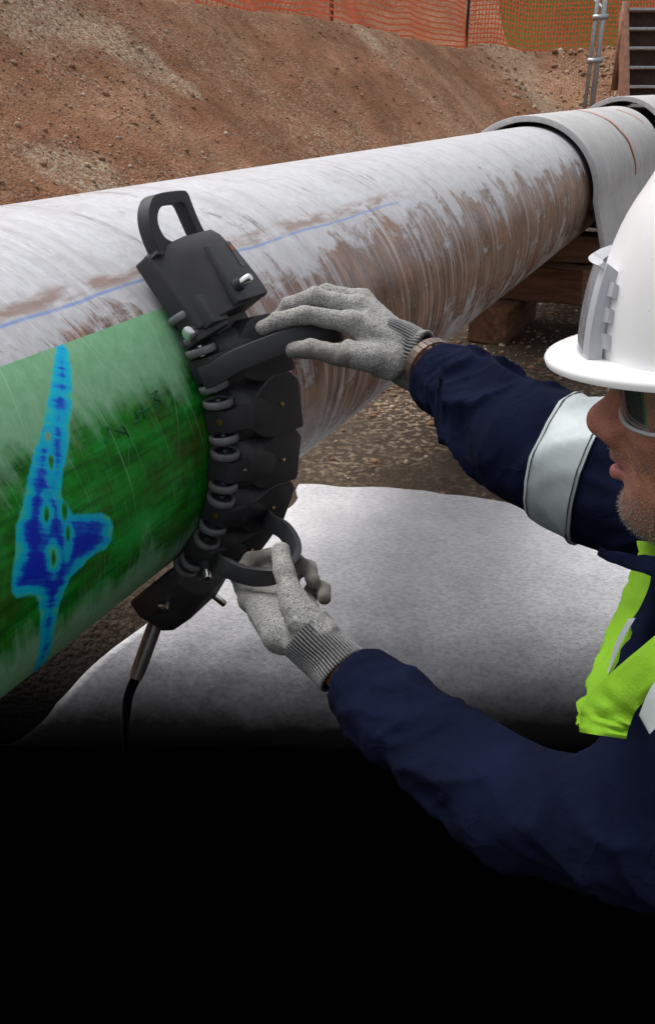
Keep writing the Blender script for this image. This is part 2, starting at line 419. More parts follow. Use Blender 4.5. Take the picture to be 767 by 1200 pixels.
ground = link('ground', me); tag(ground, 'brown earth trench with sloping banks and an added black pit darkening the front', kind='structure')

def ground_z(x, y): return float(terrain(x, y))
# ---- loose stones lying on bank and floor (uncountable)
def stones(name, pts, sizes, mat, label):
    ico = [(0,0,1),(.89,0,.45),(.28,.85,.45),(-.72,.53,.45),(-.72,-.53,.45),(.28,-.85,.45),(.72,.53,-.45),(-.28,.85,-.45),(-.89,0,-.45),(-.28,-.85,-.45),(.72,-.53,-.45),(0,0,-1)]
    tri = [(0,1,2),(0,2,3),(0,3,4),(0,4,5),(0,5,1),(1,6,2),(2,7,3),(3,8,4),(4,9,5),(5,10,1),(6,7,2),(7,8,3),(8,9,4),(9,10,5),(10,6,1),(11,7,6),(11,8,7),(11,9,8),(11,10,9),(11,6,10)]
    base = np.array(ico); n = len(pts)
    jit = 1+RNG.uniform(-.3, .3, (n, 12, 1)); sc = RNG.uniform(.6, 1.25, (n, 1, 3)); ang = RNG.uniform(0, 6.28, n)
    v = base[None]*jit*sc*np.asarray(sizes)[:, None, None]; c, s = np.cos(ang)[:, None], np.sin(ang)[:, None]
    v = np.stack([v[..., 0]*c-v[..., 1]*s, v[..., 0]*s+v[..., 1]*c, v[..., 2]*.75], -1)+np.asarray(pts)[:, None, :]
    f = np.array(tri)[None]+12*np.arange(n)[:, None, None]
    me = bpy.data.meshes.new(name); me.vertices.add(n*12); me.vertices.foreach_set('co', v.astype(np.float32).ravel())
    f = f.reshape(-1, 3).astype(np.int32); me.loops.add(f.size); me.loops.foreach_set('vertex_index', f.ravel())
    me.polygons.add(len(f)); me.polygons.foreach_set('loop_start', np.arange(0, f.size, 3, dtype=np.int32)); me.update(calc_edges=True)
    at = me.attributes.new('tone', 'FLOAT', 'POINT'); at.data.foreach_set('value', np.repeat(RNG.random(n), 12).astype(np.float32))
    o = link(name, me, mat); tag(o, label, kind='stuff'); return o
m = NT('gravel_stone'); t = m.attr('tone'); M['gravel'] = m.set(color=m.ramp(t, [(0, (.17, .09, .05)), (.45, (.25, .145, .088)), (.8, (.38, .28, .20)), (1, (.52, .44, .35))]), rough=.95, spec=.2)
def scatter(n, fn):
    out = []
    while len(out) < n: out += fn(n)
    return np.array(out[:n])
def bank_pts(n):
    u = RNG.uniform(1.5, 17, n); l = -RNG.uniform(1.9, 4.4, n); x = u*D_AX[0]+l*H_AX[0]; y = u*D_AX[1]+l*H_AX[1]
    dens = fbm(x*.8, y*.8, 0*x+1.5, 3)*.8+1.6*np.exp(-((u-4.2+.9*(l+3.6))/1.0)**2)*np.clip((-l-2.6)/.8, 0, 1); keep = RNG.random(n) < np.clip(.16+.75*dens, .03, 1)
    return list(zip(x[keep], y[keep]))
bp = scatter(8000, bank_pts); sz = np.clip(RNG.lognormal(-5.15, .5, len(bp)), .003, .028)
stones('bank_gravel', np.column_stack([bp, terrain(bp[:, 0], bp[:, 1])+sz*.1]), sz, M['gravel'], 'loose pale gravel and clods scattered over the brown bank')
def end_pts(n):
    x = RNG.uniform(2.5, 9, n); y = RNG.uniform(13.6, 17, n); dens = fbm(x*.9, y*.9, 0*x+4.4, 3); keep = RNG.random(n) < np.clip(.3+.8*dens, .05, 1)
    return list(zip(x[keep], y[keep]))
bp = scatter(1800, end_pts); sz = np.clip(RNG.lognormal(-4.1, .5, len(bp)), .01, .07)
stones('bank_gravel', np.column_stack([bp, terrain(bp[:, 0], bp[:, 1])+sz*.1]), sz, M['gravel'], 'pale clods on the far end bank beside the steps')
def floor_pts(n):
    x = RNG.uniform(-1.2, 2.4, n); y = RNG.uniform(2.0, 6.5, n); l = x*H_AX[0]+y*H_AX[1]; keep = (l > -2.0) & (y > 2.33) & ~((x > -.2) & (x < 1.6) & (y < 2.68)) & (RNG.random(n) < np.clip(.4+.9*fbm(x*1.7, y*1.7, 0*x+8.4, 3), .08, 1))
    return list(zip(x[keep], y[keep]))
bp = scatter(5200, floor_pts); sz = np.clip(RNG.lognormal(-5.1, .5, len(bp)), .003, .022)
stones('floor_gravel', np.column_stack([bp, terrain(bp[:, 0], bp[:, 1])+sz*.2]), sz, M['gravel'], 'fine gravel and grit on the brown trench floor')

# ------------------------------------------------------------------ geotextile sheet rolled over the added pit's rim, so it darkens towards the camera
def ground_surface(x, s):
    """s >= 0: metres behind the rim line; s < 0: arc length over the rolled rim"""
    kx = float(pit_k(x))
    if s >= 0: return V3(x, RIM_Y+s, ground_z(x, RIM_Y+s)), V3(0, 0, 1)
    a = min(-s/RIM_R, math.radians(150)); y, z = RIM_Y-RIM_R*math.sin(a), -RIM_R+RIM_R*math.cos(a)
    yfl = RIM_Y+s; return V3(x, yfl*(1-kx)+y*kx, z*kx+ground_z(x, max(yfl, 1.6))), unit(V3(0, -math.sin(a)*kx, 1-kx+kx*math.cos(a)))
sv_ = np.concatenate([np.linspace(-.84, 0, 44), np.linspace(.02, .62, 26)])
def sheet_edges(s):
    left = np.interp(s, [-.84, -.55, -.30, 0, .25, .62], [-1.0, -.78, -.50, -.23, -.13, -.085])
    return left+.012*math.sin(s*19), 1.45+.03*math.sin(s*7)
vv, ff, hem_fade_ = [], [], []; NXs = 70
for top in (1, 0):
    for i, s in enumerate(sv_):
        x0, x1 = sheet_edges(s)
        for j in range(NXs):
            x = x0+(x1-x0)*j/(NXs-1)
            sback = np.interp(x, [-.1, .19, .45, .62, .80, 1.0, 1.5], [.33, .30, .24, .16, .05, .03, .02])   # curved far edge
            ss = s if s < 0 else s*sback/.62
            p, nn = ground_surface(x, ss)
            lift = .010+.006*float(fbm(x*5, ss*5, 2.2, 3))+.004*float(1-abs(vnoise(x*3.1+.8*ss, ss*7.5+x, 4.4)))**6+.010*max(0, 1-abs(ss-sback)/.06)
            hem_fade_.append(float(np.clip((-s-.10)/.60, 0, 1)))  # how far the painted fade has gone, growing over the rolled edge
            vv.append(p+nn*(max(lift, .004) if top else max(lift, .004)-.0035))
NR = len(sv_)
for i in range(NR-1):
    for j in range(NXs-1):
        a = i*NXs+j; ff.append((a, a+1, a+NXs+1, a+NXs)); b = a+NR*NXs; ff.append((b, b+NXs, b+NXs+1, b+1))
bd = [(i, 0) for i in range(NR)]+[(NR-1, j) for j in range(1, NXs)]+[(i, NXs-1) for i in range(NR-2, -1, -1)]+[(0, j) for j in range(NXs-2, 0, -1)]
for a, b in zip(bd, bd[1:]+bd[:1]):
    ia, ib = a[0]*NXs+a[1], b[0]*NXs+b[1]; o = NR*NXs; ff.append((ia, ib, ib+o, ia+o))
sh = link('geotextile_sheet', mesh_of('geotextile_sheet', vv, ff), M['geotextile'], None, True)
a_ = sh.data.attributes.new('hem_fade', 'FLOAT', 'POINT'); a_.data.foreach_set('value', np.array(hem_fade_, np.float32))
tag(sh, 'white felt ground sheet lying under the worker\'s hands', 'ground sheet')

# ------------------------------------------------------------------ the pipeline
def pipe_material(name, film=False):
    m = NT(name); uvn = m.n.new('ShaderNodeUVMap'); uvn.uv_map = 'wrap'; uv = uvn.outputs[0]
    x, y, _ = m.sep(uv)                     # x = metres along, y = metres round (0 at the near side, + up)
    def st(ax, ay, slant=.0):               # streak space
        return m.comb(m.math('MULTIPLY', m.math('ADD', x, m.math('MULTIPLY', y, slant)), ax), m.math('MULTIPLY', y, ay), 0.0)
    broad = m.noise(st(1.3, 2.2), 1.6, 5, .6); streak = m.noise(st(9, 1.1, .25), 2.2, 7, .68, .3); fine = m.noise(st(70, 1.6, .22), 2.0, 5, .7); fine2 = m.noise(st(120, 4.0, -.3), 1.0, 4, .7)
    blot = m.noise(st(5, 7), 1.6, 7, .7, .6); speck = m.noise(st(40, 26), 1.5, 4, .7)
    # how far round: bare brown steel on the flank, chalky white primer on the crown
    flank = m.ramp(m.math('ADD', m.math('MULTIPLY', y, 1.0), .5), [(.30, .42), (.40, .64), (.50, .80), (.60, .74), (.69, .46), (.76, .16), (.92, .10)])
    v = m.math('ADD', m.math('MULTIPLY', m.math('SUBTRACT', streak, .5), 1.25), m.math('ADD', m.math('MULTIPLY', m.math('SUBTRACT', blot, .5), 1.7), m.math('MULTIPLY', m.math('SUBTRACT', speck, .5), .35)))
    v = m.math('ADD', v, m.math('MULTIPLY', m.math('SUBTRACT', broad, .5), 1.0)); v = m.math('ADD', v, flank)
    bare = m.ramp(v, [(.38, 0), (.50, .55), (.62, 1)])
    white = m.ramp(speck, [(.3, (.45, .455, .48)), (.7, (.62, .625, .65))]); white = m.mix(m.ramp(streak, [(.3, .6), (.55, 0)]), white, (.36, .345, .355)); white = m.mix(m.ramp(m.noise(st(7, 14), 1.3, 7, .75, .8), [(.5, 0), (.68, .7)]), white, (.38, .37, .385))
    brown = m.ramp(blot, [(.3, (.085, .042, .028)), (.5, (.19, .095, .060)), (.7, (.30, .17, .115))])
    brown = m.mix(m.ramp(m.noise(st(6, 3.2, .2), 1.8, 6, .7, .7), [(.46, 0), (.64, .8)]), brown, (.055, .032, .024)); brown = m.mix(m.ramp(m.noise(st(3, 3), 2.3, 5, .7, .5), [(.52, 0), (.68, .7)]), brown, (.30, .13, .065))
    scr = m.math('MULTIPLY', m.ramp(fine, [(.57, 0), (.68, 1)]), m.ramp(streak, [(.35, .25), (.62, 1)])); scr2 = m.ramp(fine2, [(.66, 0), (.74, .6)])
    line = m.ramp(m.noise(st(170, .55, .16), 1.0, 2, .5), [(.665, 0), (.70, 1)]); line2 = m.ramp(m.noise(st(150, .9, -.22), 1.0, 2, .5), [(.675, 0), (.705, .9)])
    dline = m.ramp(m.noise(st(130, .7, .2), 1.3, 3, .6), [(.30, .7), (.345, 0)])
    if not film:
        col = m.mix(bare, white, brown); col = m.mix(m.math('MULTIPLY', dline, .55), col, (.16, .11, .09)); wst = m.math('MULTIPLY', m.ramp(m.noise(st(34, .75, .12), 1.5, 5, .65), [(.50, 0), (.62, .8)]), m.ramp(m.noise(st(2.5, 2), 1.5, 3), [(.35, .25), (.6, 1)])); col = m.mix(wst, col, (.56, .55, .56)); col = m.mix(m.math('MULTIPLY', line, .8), col, (.64, .63, .64))
        col = m.mix(m.math('MULTIPLY', scr, .5), col, (.56, .55, .56)); col = m.mix(scr2, col, (.6, .59, .6))
        dk = m.ramp(m.noise(st(16, 2.4, .25), 2.0, 6, .75), [(.56, 0), (.66, .8)]); col = m.mix(m.math('MULTIPLY', dk, m.ramp(blot, [(.4, 0), (.6, 1)])), col, (.13, .09, .08))
        # blue chalk line along the pipe and the scraped brown strip above it
        wob = m.math('MULTIPLY', m.math('SUBTRACT', m.noise(m.comb(m.math('MULTIPLY', x, 2.2), 0.0), 1.0, 3), .5), .03)
        yl = m.math('ADD', m.math('SUBTRACT', y, PR*math.radians(46.2)), wob)
        near = m.ramp(m.math('ADD', m.math('MULTIPLY', m.math('ABSOLUTE', yl), 1.0), 0), [(.0012, .85), (.0034, 0)])
        inx = m.math('MULTIPLY', m.ramp(m.math('MULTIPLY', x, .1), [(.192, 1), (.2, 0)]), m.ramp(m.noise(m.comb(m.math('MULTIPLY', x, 7), 0.0), 3, 4), [(.3, .35), (.5, 1)]))
        strip = m.ramp(m.math('ABSOLUTE', m.math('SUBTRACT', yl, .016)), [(.006, 1), (.018, 0)])
        strip = m.math('MULTIPLY', strip, m.math('MULTIPLY', m.ramp(m.noise(st(8, 30), 1.5, 4), [(.42, 0), (.58, .85)]), m.ramp(m.math('MULTIPLY', x, .1), [(.195, 1), (.21, 0)])))
        col = m.mix(strip, col, (.27, .17, .13)); col = m.mix(m.math('MULTIPLY', near, inx), col, (.13, .25, .58))
        m.bump(m.math('ADD', m.math('MULTIPLY', bare, -.6), m.math('ADD', m.math('MULTIPLY', fine, .35), m.math('MULTIPLY', speck, .3))), .35, .004)
        return m.set(color=col, rough=m.ramp(bare, [(0, .40), (1, .27)]), spec=.5)
    # colour map of the wall thickness printed over the scanned zone
    pale = m.ramp(m.math('ADD', m.math('MULTIPLY', y, 1.0), .5), [(.27, 1.0), (.345, .75), (.40, .30), (.47, .05), (.55, .10), (.60, .45), (.64, .90), (.70, 1.15)])
    left = m.ramp(m.math('MULTIPLY', x, 1.0), [(.55, .10), (.80, -.0 if False else 0.0)])
    pv = m.math('ADD', pale, m.math('ADD', m.math('MULTIPLY', m.math('SUBTRACT', streak, .5), 1.5), m.math('MULTIPLY', m.math('SUBTRACT', blot, .5), .7)))
    pv = m.math('ADD', pv, left); pm = m.ramp(pv, [(.38, 0), (.75, 1)])
    dark = m.ramp(blot, [(.3, (.005, .11, .003)), (.5, (.006, .24, .010)), (.68, (.015, .40, .05))])
    dark = m.mix(m.ramp(m.noise(st(3, 4), 2, 6, .7, .5), [(.5, 0), (.66, .8)]), dark, (.05, .065, .008))
    mot = m.noise(st(7, 70, .0), 1.0, 4, .6); dark = m.mix(m.ramp(mot, [(.38, .55), (.55, 0)]), dark, (.002, .035, .003)); mot2 = m.noise(st(34, 14), 1.4, 5, .7); dark = m.mix(m.ramp(mot2, [(.54, 0), (.7, .6)]), dark, (.02, .30, .05))
    lt = m.ramp(speck, [(.3, (.17, .42, .21)), (.7, (.27, .52, .31))])
    col = m.mix(pm, dark, lt); col = m.mix(m.math('MULTIPLY', scr, .42), col, (.26, .46, .28)); col = m.mix(m.math('MULTIPLY', scr2, .6), col, (.34, .52, .35))
    col = m.mix(m.math('MULTIPLY', dline, .5), col, (.006, .05, .006)); col = m.mix(m.math('MULTIPLY', m.math('MAXIMUM', line, line2), .55), col, (.36, .56, .38))
    yw = m.math('MULTIPLY', m.ramp(m.noise(st(26, 9), 1.6, 5), [(.6, 0), (.72, .7)]), m.ramp(m.attr('yellow'), [(0, 0), (1, 1)])); col = m.mix(yw, col, (.32, .38, .02))
    sdf = m.attr('blue')                     # >0 inside the blue patch, in metres from its edge
    edge = m.math('ADD', sdf, m.math('MULTIPLY', m.math('SUBTRACT', m.noise(st(60, 60), 1.5, 3), .5), .006))
    isl = m.ramp(edge, [(.0, 0), (.0016, 1)])
    st2 = m.noise(m.comb(m.math('MULTIPLY', m.math('ADD', x, m.math('MULTIPLY', y, -.2)), 7), m.math('MULTIPLY', m.math('ADD', y, m.math('MULTIPLY', x, .55)), 75), 0.0), 1.0, 3, .6)
    blo2 = m.noise(st(22, 18), 1.2, 3, .5)
    deep = m.math('ADD', m.math('MULTIPLY', edge, 38), m.math('ADD', m.math('MULTIPLY', m.math('SUBTRACT', st2, .5), 1.5), m.math('MULTIPLY', m.math('SUBTRACT', blo2, .5), 1.3)))
    blue = m.ramp(deep, [(0.02, (.05, .60, .45)), (.16, (.0, .58, .74)), (.48, (.0, .46, .80)), (.68, (.004, .13, .70)), (.95, (.004, .03, .58))])
    blue = m.mix(m.math('MULTIPLY', scr, .2), blue, (.2, .6, .8))
    col = m.mix(isl, col, blue)
    m.bump(m.math('ADD', m.math('MULTIPLY', pm, .2), m.math('ADD', m.math('MULTIPLY', fine, .35), m.math('MULTIPLY', speck, .25))), .3, .003)
    return m.set(color=col, rough=.5, spec=.25)
M['pipe'] = pipe_material('scraped_steel_pipe'); M['film'] = pipe_material('colour_map_print', True)
def wrap_grid(us, ths, r, name, mat, parent, closed=False):
    nu, nt = len(us), len(ths); t = np.radians(ths)
    ring = np.cos(t)[:, None]*H_AX+np.sin(t)[:, None]*UP
    v = P0+us[:, None, None]*D_AX+r*ring[None]; v = v.reshape(-1, 3)
    ii, jj = np.meshgrid(np.arange(nu-1), np.arange(nt-1), indexing='ij'); a = (ii*nt+jj).ravel()
    f = np.stack([a, a+nt, a+nt+1, a+1], 1)[:, ::-1]
    me = mesh_of(name, v, f); uvl = me.uv_layers.new(name='wrap')
    UVs = np.stack(np.broadcast_arrays(us[:, None], PR*t[None, :]), -1).reshape(-1, 2); li = np.zeros(len(me.loops), np.int32); me.loops.foreach_get('vertex_index', li)
    uvl.data.foreach_set('uv', UVs[li].astype(np.float32).ravel())
    return link(name, me, mat, parent, True), np.stack(np.broadcast_arrays(us[:, None], np.degrees(t)[None, :]), -1).reshape(-1, 2)
pipe = thing('steel_pipe', 'long scraped steel pipe with white primer and rusty brown flank, running past the worker', 'pipe', (P0[0], P0[1], 0))
wall, _ = wrap_grid(np.linspace(-2.6, 11.0, 69), np.linspace(-205, 155, 145), PR, 'pipe_wall', M['pipe'], pipe)
us = np.concatenate([np.linspace(-.1, .46, 20), np.linspace(.462, .995, 250)]); ths = np.linspace(-80, 37.6, 300)
film, ut = wrap_grid(us, ths, PR+.0012, 'corrosion_map', M['film'], pipe)
film['label'] = 'green map with a blue corroded patch covering the near part of the pipe'
poly = [(64,403),(76,402),(82,416),(85,440),(85,476),(81,504),(82,516),(78,540),(74,554),(72,580),(80,592),(86,601),(104,600),(118,599),(128,604),(133,616),(131,632),(124,644),(108,652),(92,668),(82,678),(76,692),(70,708),(64,736),(60,760),(57,785),(55,800),(36,800),(40,775),(42,764),(45,732),(43,708),(40,699),(28,700),(18,702),(11,694),(12,672),(16,640),(16,616),(24,592),(30,560),(38,528),(48,500),(54,464),(60,432)]
def surf(px): u, t = pipe_hit(*px); return np.array([u, PR*math.radians(t)])
PG = np.array([surf(p) for p in poly]); pts = np.column_stack([ut[:, 0], PR*np.radians(ut[:, 1])])
# top edge of the map follows a slight slant; drop what lies above by squeezing the last rows
inside = np.zeros(len(pts), bool); dist = np.full(len(pts), 9.0)
for a, b in zip(PG, np.roll(PG, -1, 0)):
    cond = (a[1] > pts[:, 1]) != (b[1] > pts[:, 1]); xx = a[0]+(pts[:, 1]-a[1])*(b[0]-a[0])/((b[1]-a[1]) if abs(b[1]-a[1]) > 1e-9 else 1e-9)
    inside ^= cond & (pts[:, 0] < xx)
    ab = b-a; t = np.clip(((pts-a)@ab)/(ab@ab), 0, 1); dist = np.minimum(dist, np.linalg.norm(pts-a-t[:, None]*ab, axis=1))
sdf = np.where(inside, dist, -dist)
for (cx_, cy_, rx, ry) in [(55,512,3,4),(59,541,3,8),(54,602,3,8.5),(75,598,4,12),(79,624,2.6,9),(62,654,3,8)]:
    c0 = surf((cx_, cy_)); ax_ = surf((cx_+rx*.62, cy_))-c0; ay_ = surf((cx_, cy_+ry*.7))-c0
    Mx = np.linalg.inv(np.column_stack([ax_, ay_])); rr = np.linalg.norm((pts-c0)@Mx.T, axis=1)
    sdf = np.minimum(sdf, (rr-1)*.5*(np.linalg.norm(ax_)+np.linalg.norm(ay_)))
at = film.data.attributes.new('blue', 'FLOAT', 'POINT'); at.data.foreach_set('value', sdf.astype(np.float32))
yc = surf((172, 382)); at = film.data.attributes.new('yellow', 'FLOAT', 'POINT'); at.data.foreach_set('value', np.clip(1.3-np.linalg.norm((pts-yc)/np.array([.05, .02]), axis=1), 0, 1).astype(np.float32))
# slanted upper edge of the printed map
co = np.zeros(len(film.data.vertices)*3, np.float32)
# hand-written chalk marks on the map, worn
m = simple('dark_crayon', (.004, .085, .06), .7, 0, .2, 60); M['crayon'] = m
def crayon(px_lines, parent, name):
    mb = MB()
    for ln in px_lines:
        pp = []
        for p in ln: u, t = pipe_hit(*p); pp.append(Q(u, t, PR+.0024))
        mb.tube(spline(pp, 4), .0008, 5)
    return mb.build(name, M['crayon'], parent, True)
crayon([[(122,520),(126,508),(125,500)],[(137,512),(141,500)],[(133,504),(146,508)],[(142,498),(150,512)],[(157,482),(161,492),(155,496)],[(164,474),(168,490)],[(162,484),(174,478)],[(176,462),(183,458),(180,468),(187,470),(181,478)]], pipe, 'crayon_mark')

# ------------------------------------------------------------------ concrete half-shell covers over the far pipe
m = NT('concrete'); c = m.coord(); n = m.noise(c, 3, 6, .65); n2 = m.noise(c, 40, 5, .7)
col = m.ramp(n, [(.3, (.40, .40, .40)), (.7, (.54, .535, .525))]); col = m.mix(m.ramp(n2, [(.35, .4), (.6, 0)]), col, (.3, .3, .3)); col = m.mix(m.ramp(m.voro(c, 16), [(.05, .6), (.09, 0)]), col, (.14, .13, .12))
m.bump(n2, .35, .004); M['concrete'] = m.set(color=col, rough=.9, spec=.3)
M['orange_paint'] = simple('orange_spray_paint', (.62, .15, .06), .8, 0, .3, 40)
def cover_section(r, drop, flare=.075):
    pts = [(-r-flare, -drop)]+[(r*math.cos(math.radians(a)), r*math.sin(math.radians(a))) for a in np.linspace(180, 0, 37)]
    pts += [(r+flare*f, -drop*f) for f in (.35, .7, 1.0)]; return pts
def cover(u0, u1, r, thick, drop, label, lift=0.0):
    t = thing('concrete_cover', label, 'pipe cover', P0+V3(0, 0, -P0[2])+u0*D_AX, 'concrete covers over the far pipe')
    out, inn = cover_section(r+thick, drop), cover_section(r, drop); n = len(out)
    usx = np.linspace(u0, u1, 24); rings = []
    for q, uu in enumerate(usx):
        w = .006*math.sin(uu*9); loop = out+inn[::-1]
        rings.append([P0+uu*D_AX+(a+w*(a > 0))*H_AX+(b+lift)*UP for a, b in loop])
    o = MB().loft(rings).build('shell', M['concrete'], t, False, .006, 2); shade_auto(o, 35)
    return t, o
cv, shl = cover(4.22, 7.05, .325, .026, .25, 'grey concrete half-shell laid over the far end of the pipe, orange line across it')
def stripe(uu, a0, a1, w, du, parent):
    mb = MB(); ring = []
    for k_ in range(26):
        a = math.radians(a0+(a1-a0)*k_/25); r = .325+.026+.0035; u2 = uu+du*k_/25+.01*math.sin(k_*.9)
        ring.append((P0+u2*D_AX+r*(math.cos(a)*H_AX+math.sin(a)*UP), P0+(u2+w)*D_AX+r*(math.cos(a)*H_AX+math.sin(a)*UP)))
    vs = [p for r_ in ring for p in r_]; mb.add(vs, [(2*i_, 2*i_+1, 2*i_+3, 2*i_+2) for i_ in range(25)])
    return mb.build('paint_line', M['orange_paint'], parent)
stripe(5.35, 88, 2, .04, .25, cv); stripe(6.35, 74, 46, .04, .3, cv)
cover(7.4, 9.6, .36, .034, .3, 'second concrete half-shell on the far pipe, an arch behind the first', .02)

# ------------------------------------------------------------------ timber cribbing
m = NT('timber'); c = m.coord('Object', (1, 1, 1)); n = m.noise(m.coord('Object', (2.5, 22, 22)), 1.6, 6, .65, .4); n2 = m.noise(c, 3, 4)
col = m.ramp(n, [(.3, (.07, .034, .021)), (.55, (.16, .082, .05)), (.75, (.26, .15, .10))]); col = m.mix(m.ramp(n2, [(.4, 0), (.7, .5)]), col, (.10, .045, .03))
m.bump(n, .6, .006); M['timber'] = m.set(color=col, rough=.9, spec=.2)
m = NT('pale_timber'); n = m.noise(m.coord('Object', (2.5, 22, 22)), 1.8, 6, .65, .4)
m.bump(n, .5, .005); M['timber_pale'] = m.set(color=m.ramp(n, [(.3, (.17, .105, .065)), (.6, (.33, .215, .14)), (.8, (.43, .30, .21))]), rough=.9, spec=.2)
def sleeper(c, direction, L, w, h, mat, label):
    d_ = unit(direction); b_ = np.cross(UP, d_)
    me = MB().box((0,0,0), [V3(1,0,0), V3(0,1,0), V3(0,0,1)], (L/2, w/2, h/2)); me = mesh_of('sleeper', me.v, me.f)
    bm = bmesh.new(); bm.from_mesh(me); bmesh.ops.subdivide_edges(bm, edges=[e for e in bm.edges if abs((e.verts[0].co-e.verts[1].co).x) > .1], cuts=6)
    for v in bm.verts: v.co += Vector(RNG.uniform(-.004, .004, 3))
    bmesh.ops.recalc_face_normals(bm, faces=bm.faces); bm.to_mesh(me); bm.free(); bevel(me, .008, 2)
    o = link('timber_sleeper', me, mat); o.location = tuple(c); o.rotation_euler = (0, 0, math.atan2(d_[1], d_[0])+random.uniform(-.03, .03))
    return tag(o, label, 'timber', 'timbers cribbed under the pipe')
cb = G(595, 404)
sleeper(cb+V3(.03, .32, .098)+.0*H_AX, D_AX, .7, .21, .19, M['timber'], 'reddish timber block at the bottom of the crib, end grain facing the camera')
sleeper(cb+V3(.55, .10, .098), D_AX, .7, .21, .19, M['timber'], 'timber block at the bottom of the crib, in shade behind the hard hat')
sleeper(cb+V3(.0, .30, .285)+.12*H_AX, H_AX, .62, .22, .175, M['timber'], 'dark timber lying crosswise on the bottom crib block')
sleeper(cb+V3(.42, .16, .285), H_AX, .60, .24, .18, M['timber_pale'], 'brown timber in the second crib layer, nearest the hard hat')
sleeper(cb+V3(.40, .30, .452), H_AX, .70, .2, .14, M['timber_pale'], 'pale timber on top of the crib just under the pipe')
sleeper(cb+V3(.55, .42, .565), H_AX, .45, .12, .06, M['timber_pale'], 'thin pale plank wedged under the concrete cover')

# ------------------------------------------------------------------ safety fence on the crest
M['net'] = simple('orange_plastic_net', (.80, .15, .045), .6, 0, .15, 20)
M['steel_dark'] = simple('rusty_steel', (.05, .035, .03), .7, .4, .3, 30)
M['galv'] = simple('galvanised_steel', (.42, .44, .46), .45, .75, .15, 25)
def LU(l, u): return V3(l*H_AX[0]+u*D_AX[0], l*H_AX[1]+u*D_AX[1], 0)
path = [LU(-4.42, 3.2), LU(-4.42, 6), LU(-4.45, 9), LU(-4.42, 12), LU(-4.45, 15.2), V3(2.45, 16.75, 0), V3(4.2, 16.75, 0), V3(6.4, 16.7, 0), V3(9.5, 16.7, 0)]
pl = []
for a, b in zip(path[:-1], path[1:]):
    n = max(int(np.linalg.norm(b-a)/.055), 2)
    for i in range(n): pl.append(a+(b-a)*i/n)
pl = np.array(pl); bz = terrain(pl[:, 0], pl[:, 1]); arc = np.concatenate([[0], np.cumsum(np.linalg.norm(np.diff(pl[:, :2], axis=0), axis=1))])
fence = thing('safety_fence', 'orange plastic mesh barrier fence along the top of the bank', 'fence', (pl[0][0], pl[0][1], bz[0]))
NH = 19; HT = 1.25
nrm = np.gradient(pl[:, :2], axis=0); nrm = np.stack([-nrm[:, 1], nrm[:, 0]], 1); nrm /= np.linalg.norm(nrm, axis=1)[:, None]
sl = np.clip((8.5-arc)/4, 0, 1)                              # the near stretch has slumped
def netpt(i, t):
    sag = .05*math.sin(arc[i]*1.9)+.03*math.sin(arc[i]*4.7+1); top = HT*(1-.25*sl[i]); bot = .02+.06*math.sin(arc[i]*2.3)*sl[i]
    off = .06*math.sin(arc[i]*2.6+t*3)+.10*sl[i]*math.sin(arc[i]*5+t*5)
    z = bz[i]+bot+(top-bot)*t+sag*(t)*.5
    return V3(pl[i][0]+nrm[i][0]*off, pl[i][1]+nrm[i][1]*off, z)
NP = [[netpt(i, k_/(NH-1)) for i in range(len(pl))] for k_ in range(NH)]
mb = MB()
for k_ in range(NH):
    hw = .0095 if k_ not in (0, NH-1) else .012; vs = []
    for i in range(len(pl)): p = NP[k_][i]; vs += [p+V3(0, 0, hw), p-V3(0, 0, hw)]
    mb.add(vs, [(2*i, 2*i+2, 2*i+3, 2*i+1) for i in range(len(pl)-1)])
for i in range(0, len(pl)):
    tg = unit(np.append(np.array([nrm[i][1], -nrm[i][0]]), 0))*.0090; o_ = V3(nrm[i][0], nrm[i][1], 0)*.002; vs = []
    for k_ in range(NH): p = NP[k_][i]+o_; vs += [p+tg, p-tg]
    mb.add(vs, [(2*q, 2*q+2, 2*q+3, 2*q+1) for q in range(NH-1)])
nt = mb.build('net', M['net'], fence); nt['kind'] = 'stuff'
for (x, y) in [tuple(G(388, 28, 1.95)[:2]), tuple(LU(-4.47, 15.25)[:2]), tuple(LU(-4.47, 4.0)[:2]), (6.4, 16.76), (9.4, 16.76)]:
    z = ground_z(x, y); MB().tube([V3(x, y, z-.3), V3(x+.01, y, z+1.4)], .024, 10).build('post', M['steel_dark'], fence, True)

# ------------------------------------------------------------------ steps up the end bank with tube handrail
M['step_wood'] = simple('step_stringer_wood', (.26, .13, .085), .85, 0, .25, 14)
M['step_dark'] = simple('dark_step_board', (.07, .04, .028), .9, 0, .3, 14)
st0 = V3(4.30, 13.2, 0)
steps = thing('site_steps', 'wooden site steps with grey metal treads climbing the end bank', 'steps', st0)
SW, RISE, GO = 1.7, .25, .13
for sx in (0, SW):
    MB().bar([st0+V3(sx, 0, .02), st0+V3(sx, GO*9, RISE*9+.02)], V3(1, 0, 0), .07, .26).build('stringer', M['step_wood'], steps, False, .008)
MB().tube([st0+V3(-.02, GO*8.0, 1.2), st0+V3(-.02, GO*8.0, 2.35)], .05, 10).build('newel_post', M['step_wood'], steps, True)
for i in range(1, 10):
    p = st0+V3(SW/2, GO*(i-.2), RISE*i)
    MB().box(p, [V3(1,0,0), V3(0,1,0), V3(0,0,1)], (SW/2-.037, .12, .016)).build('tread', M['galv'], steps, False, .004)
    MB().box(p+V3(0, .10, -RISE/2), [V3(1,0,0), V3(0,1,0), V3(0,0,1)], (SW/2-.037, .012, RISE/2-.02)).build('riser', M['step_dark'], steps)
rail = thing('tube_handrail', 'upright galvanised scaffold tubes beside the wooden steps', 'handrail', (3.92, 11.9, 0))
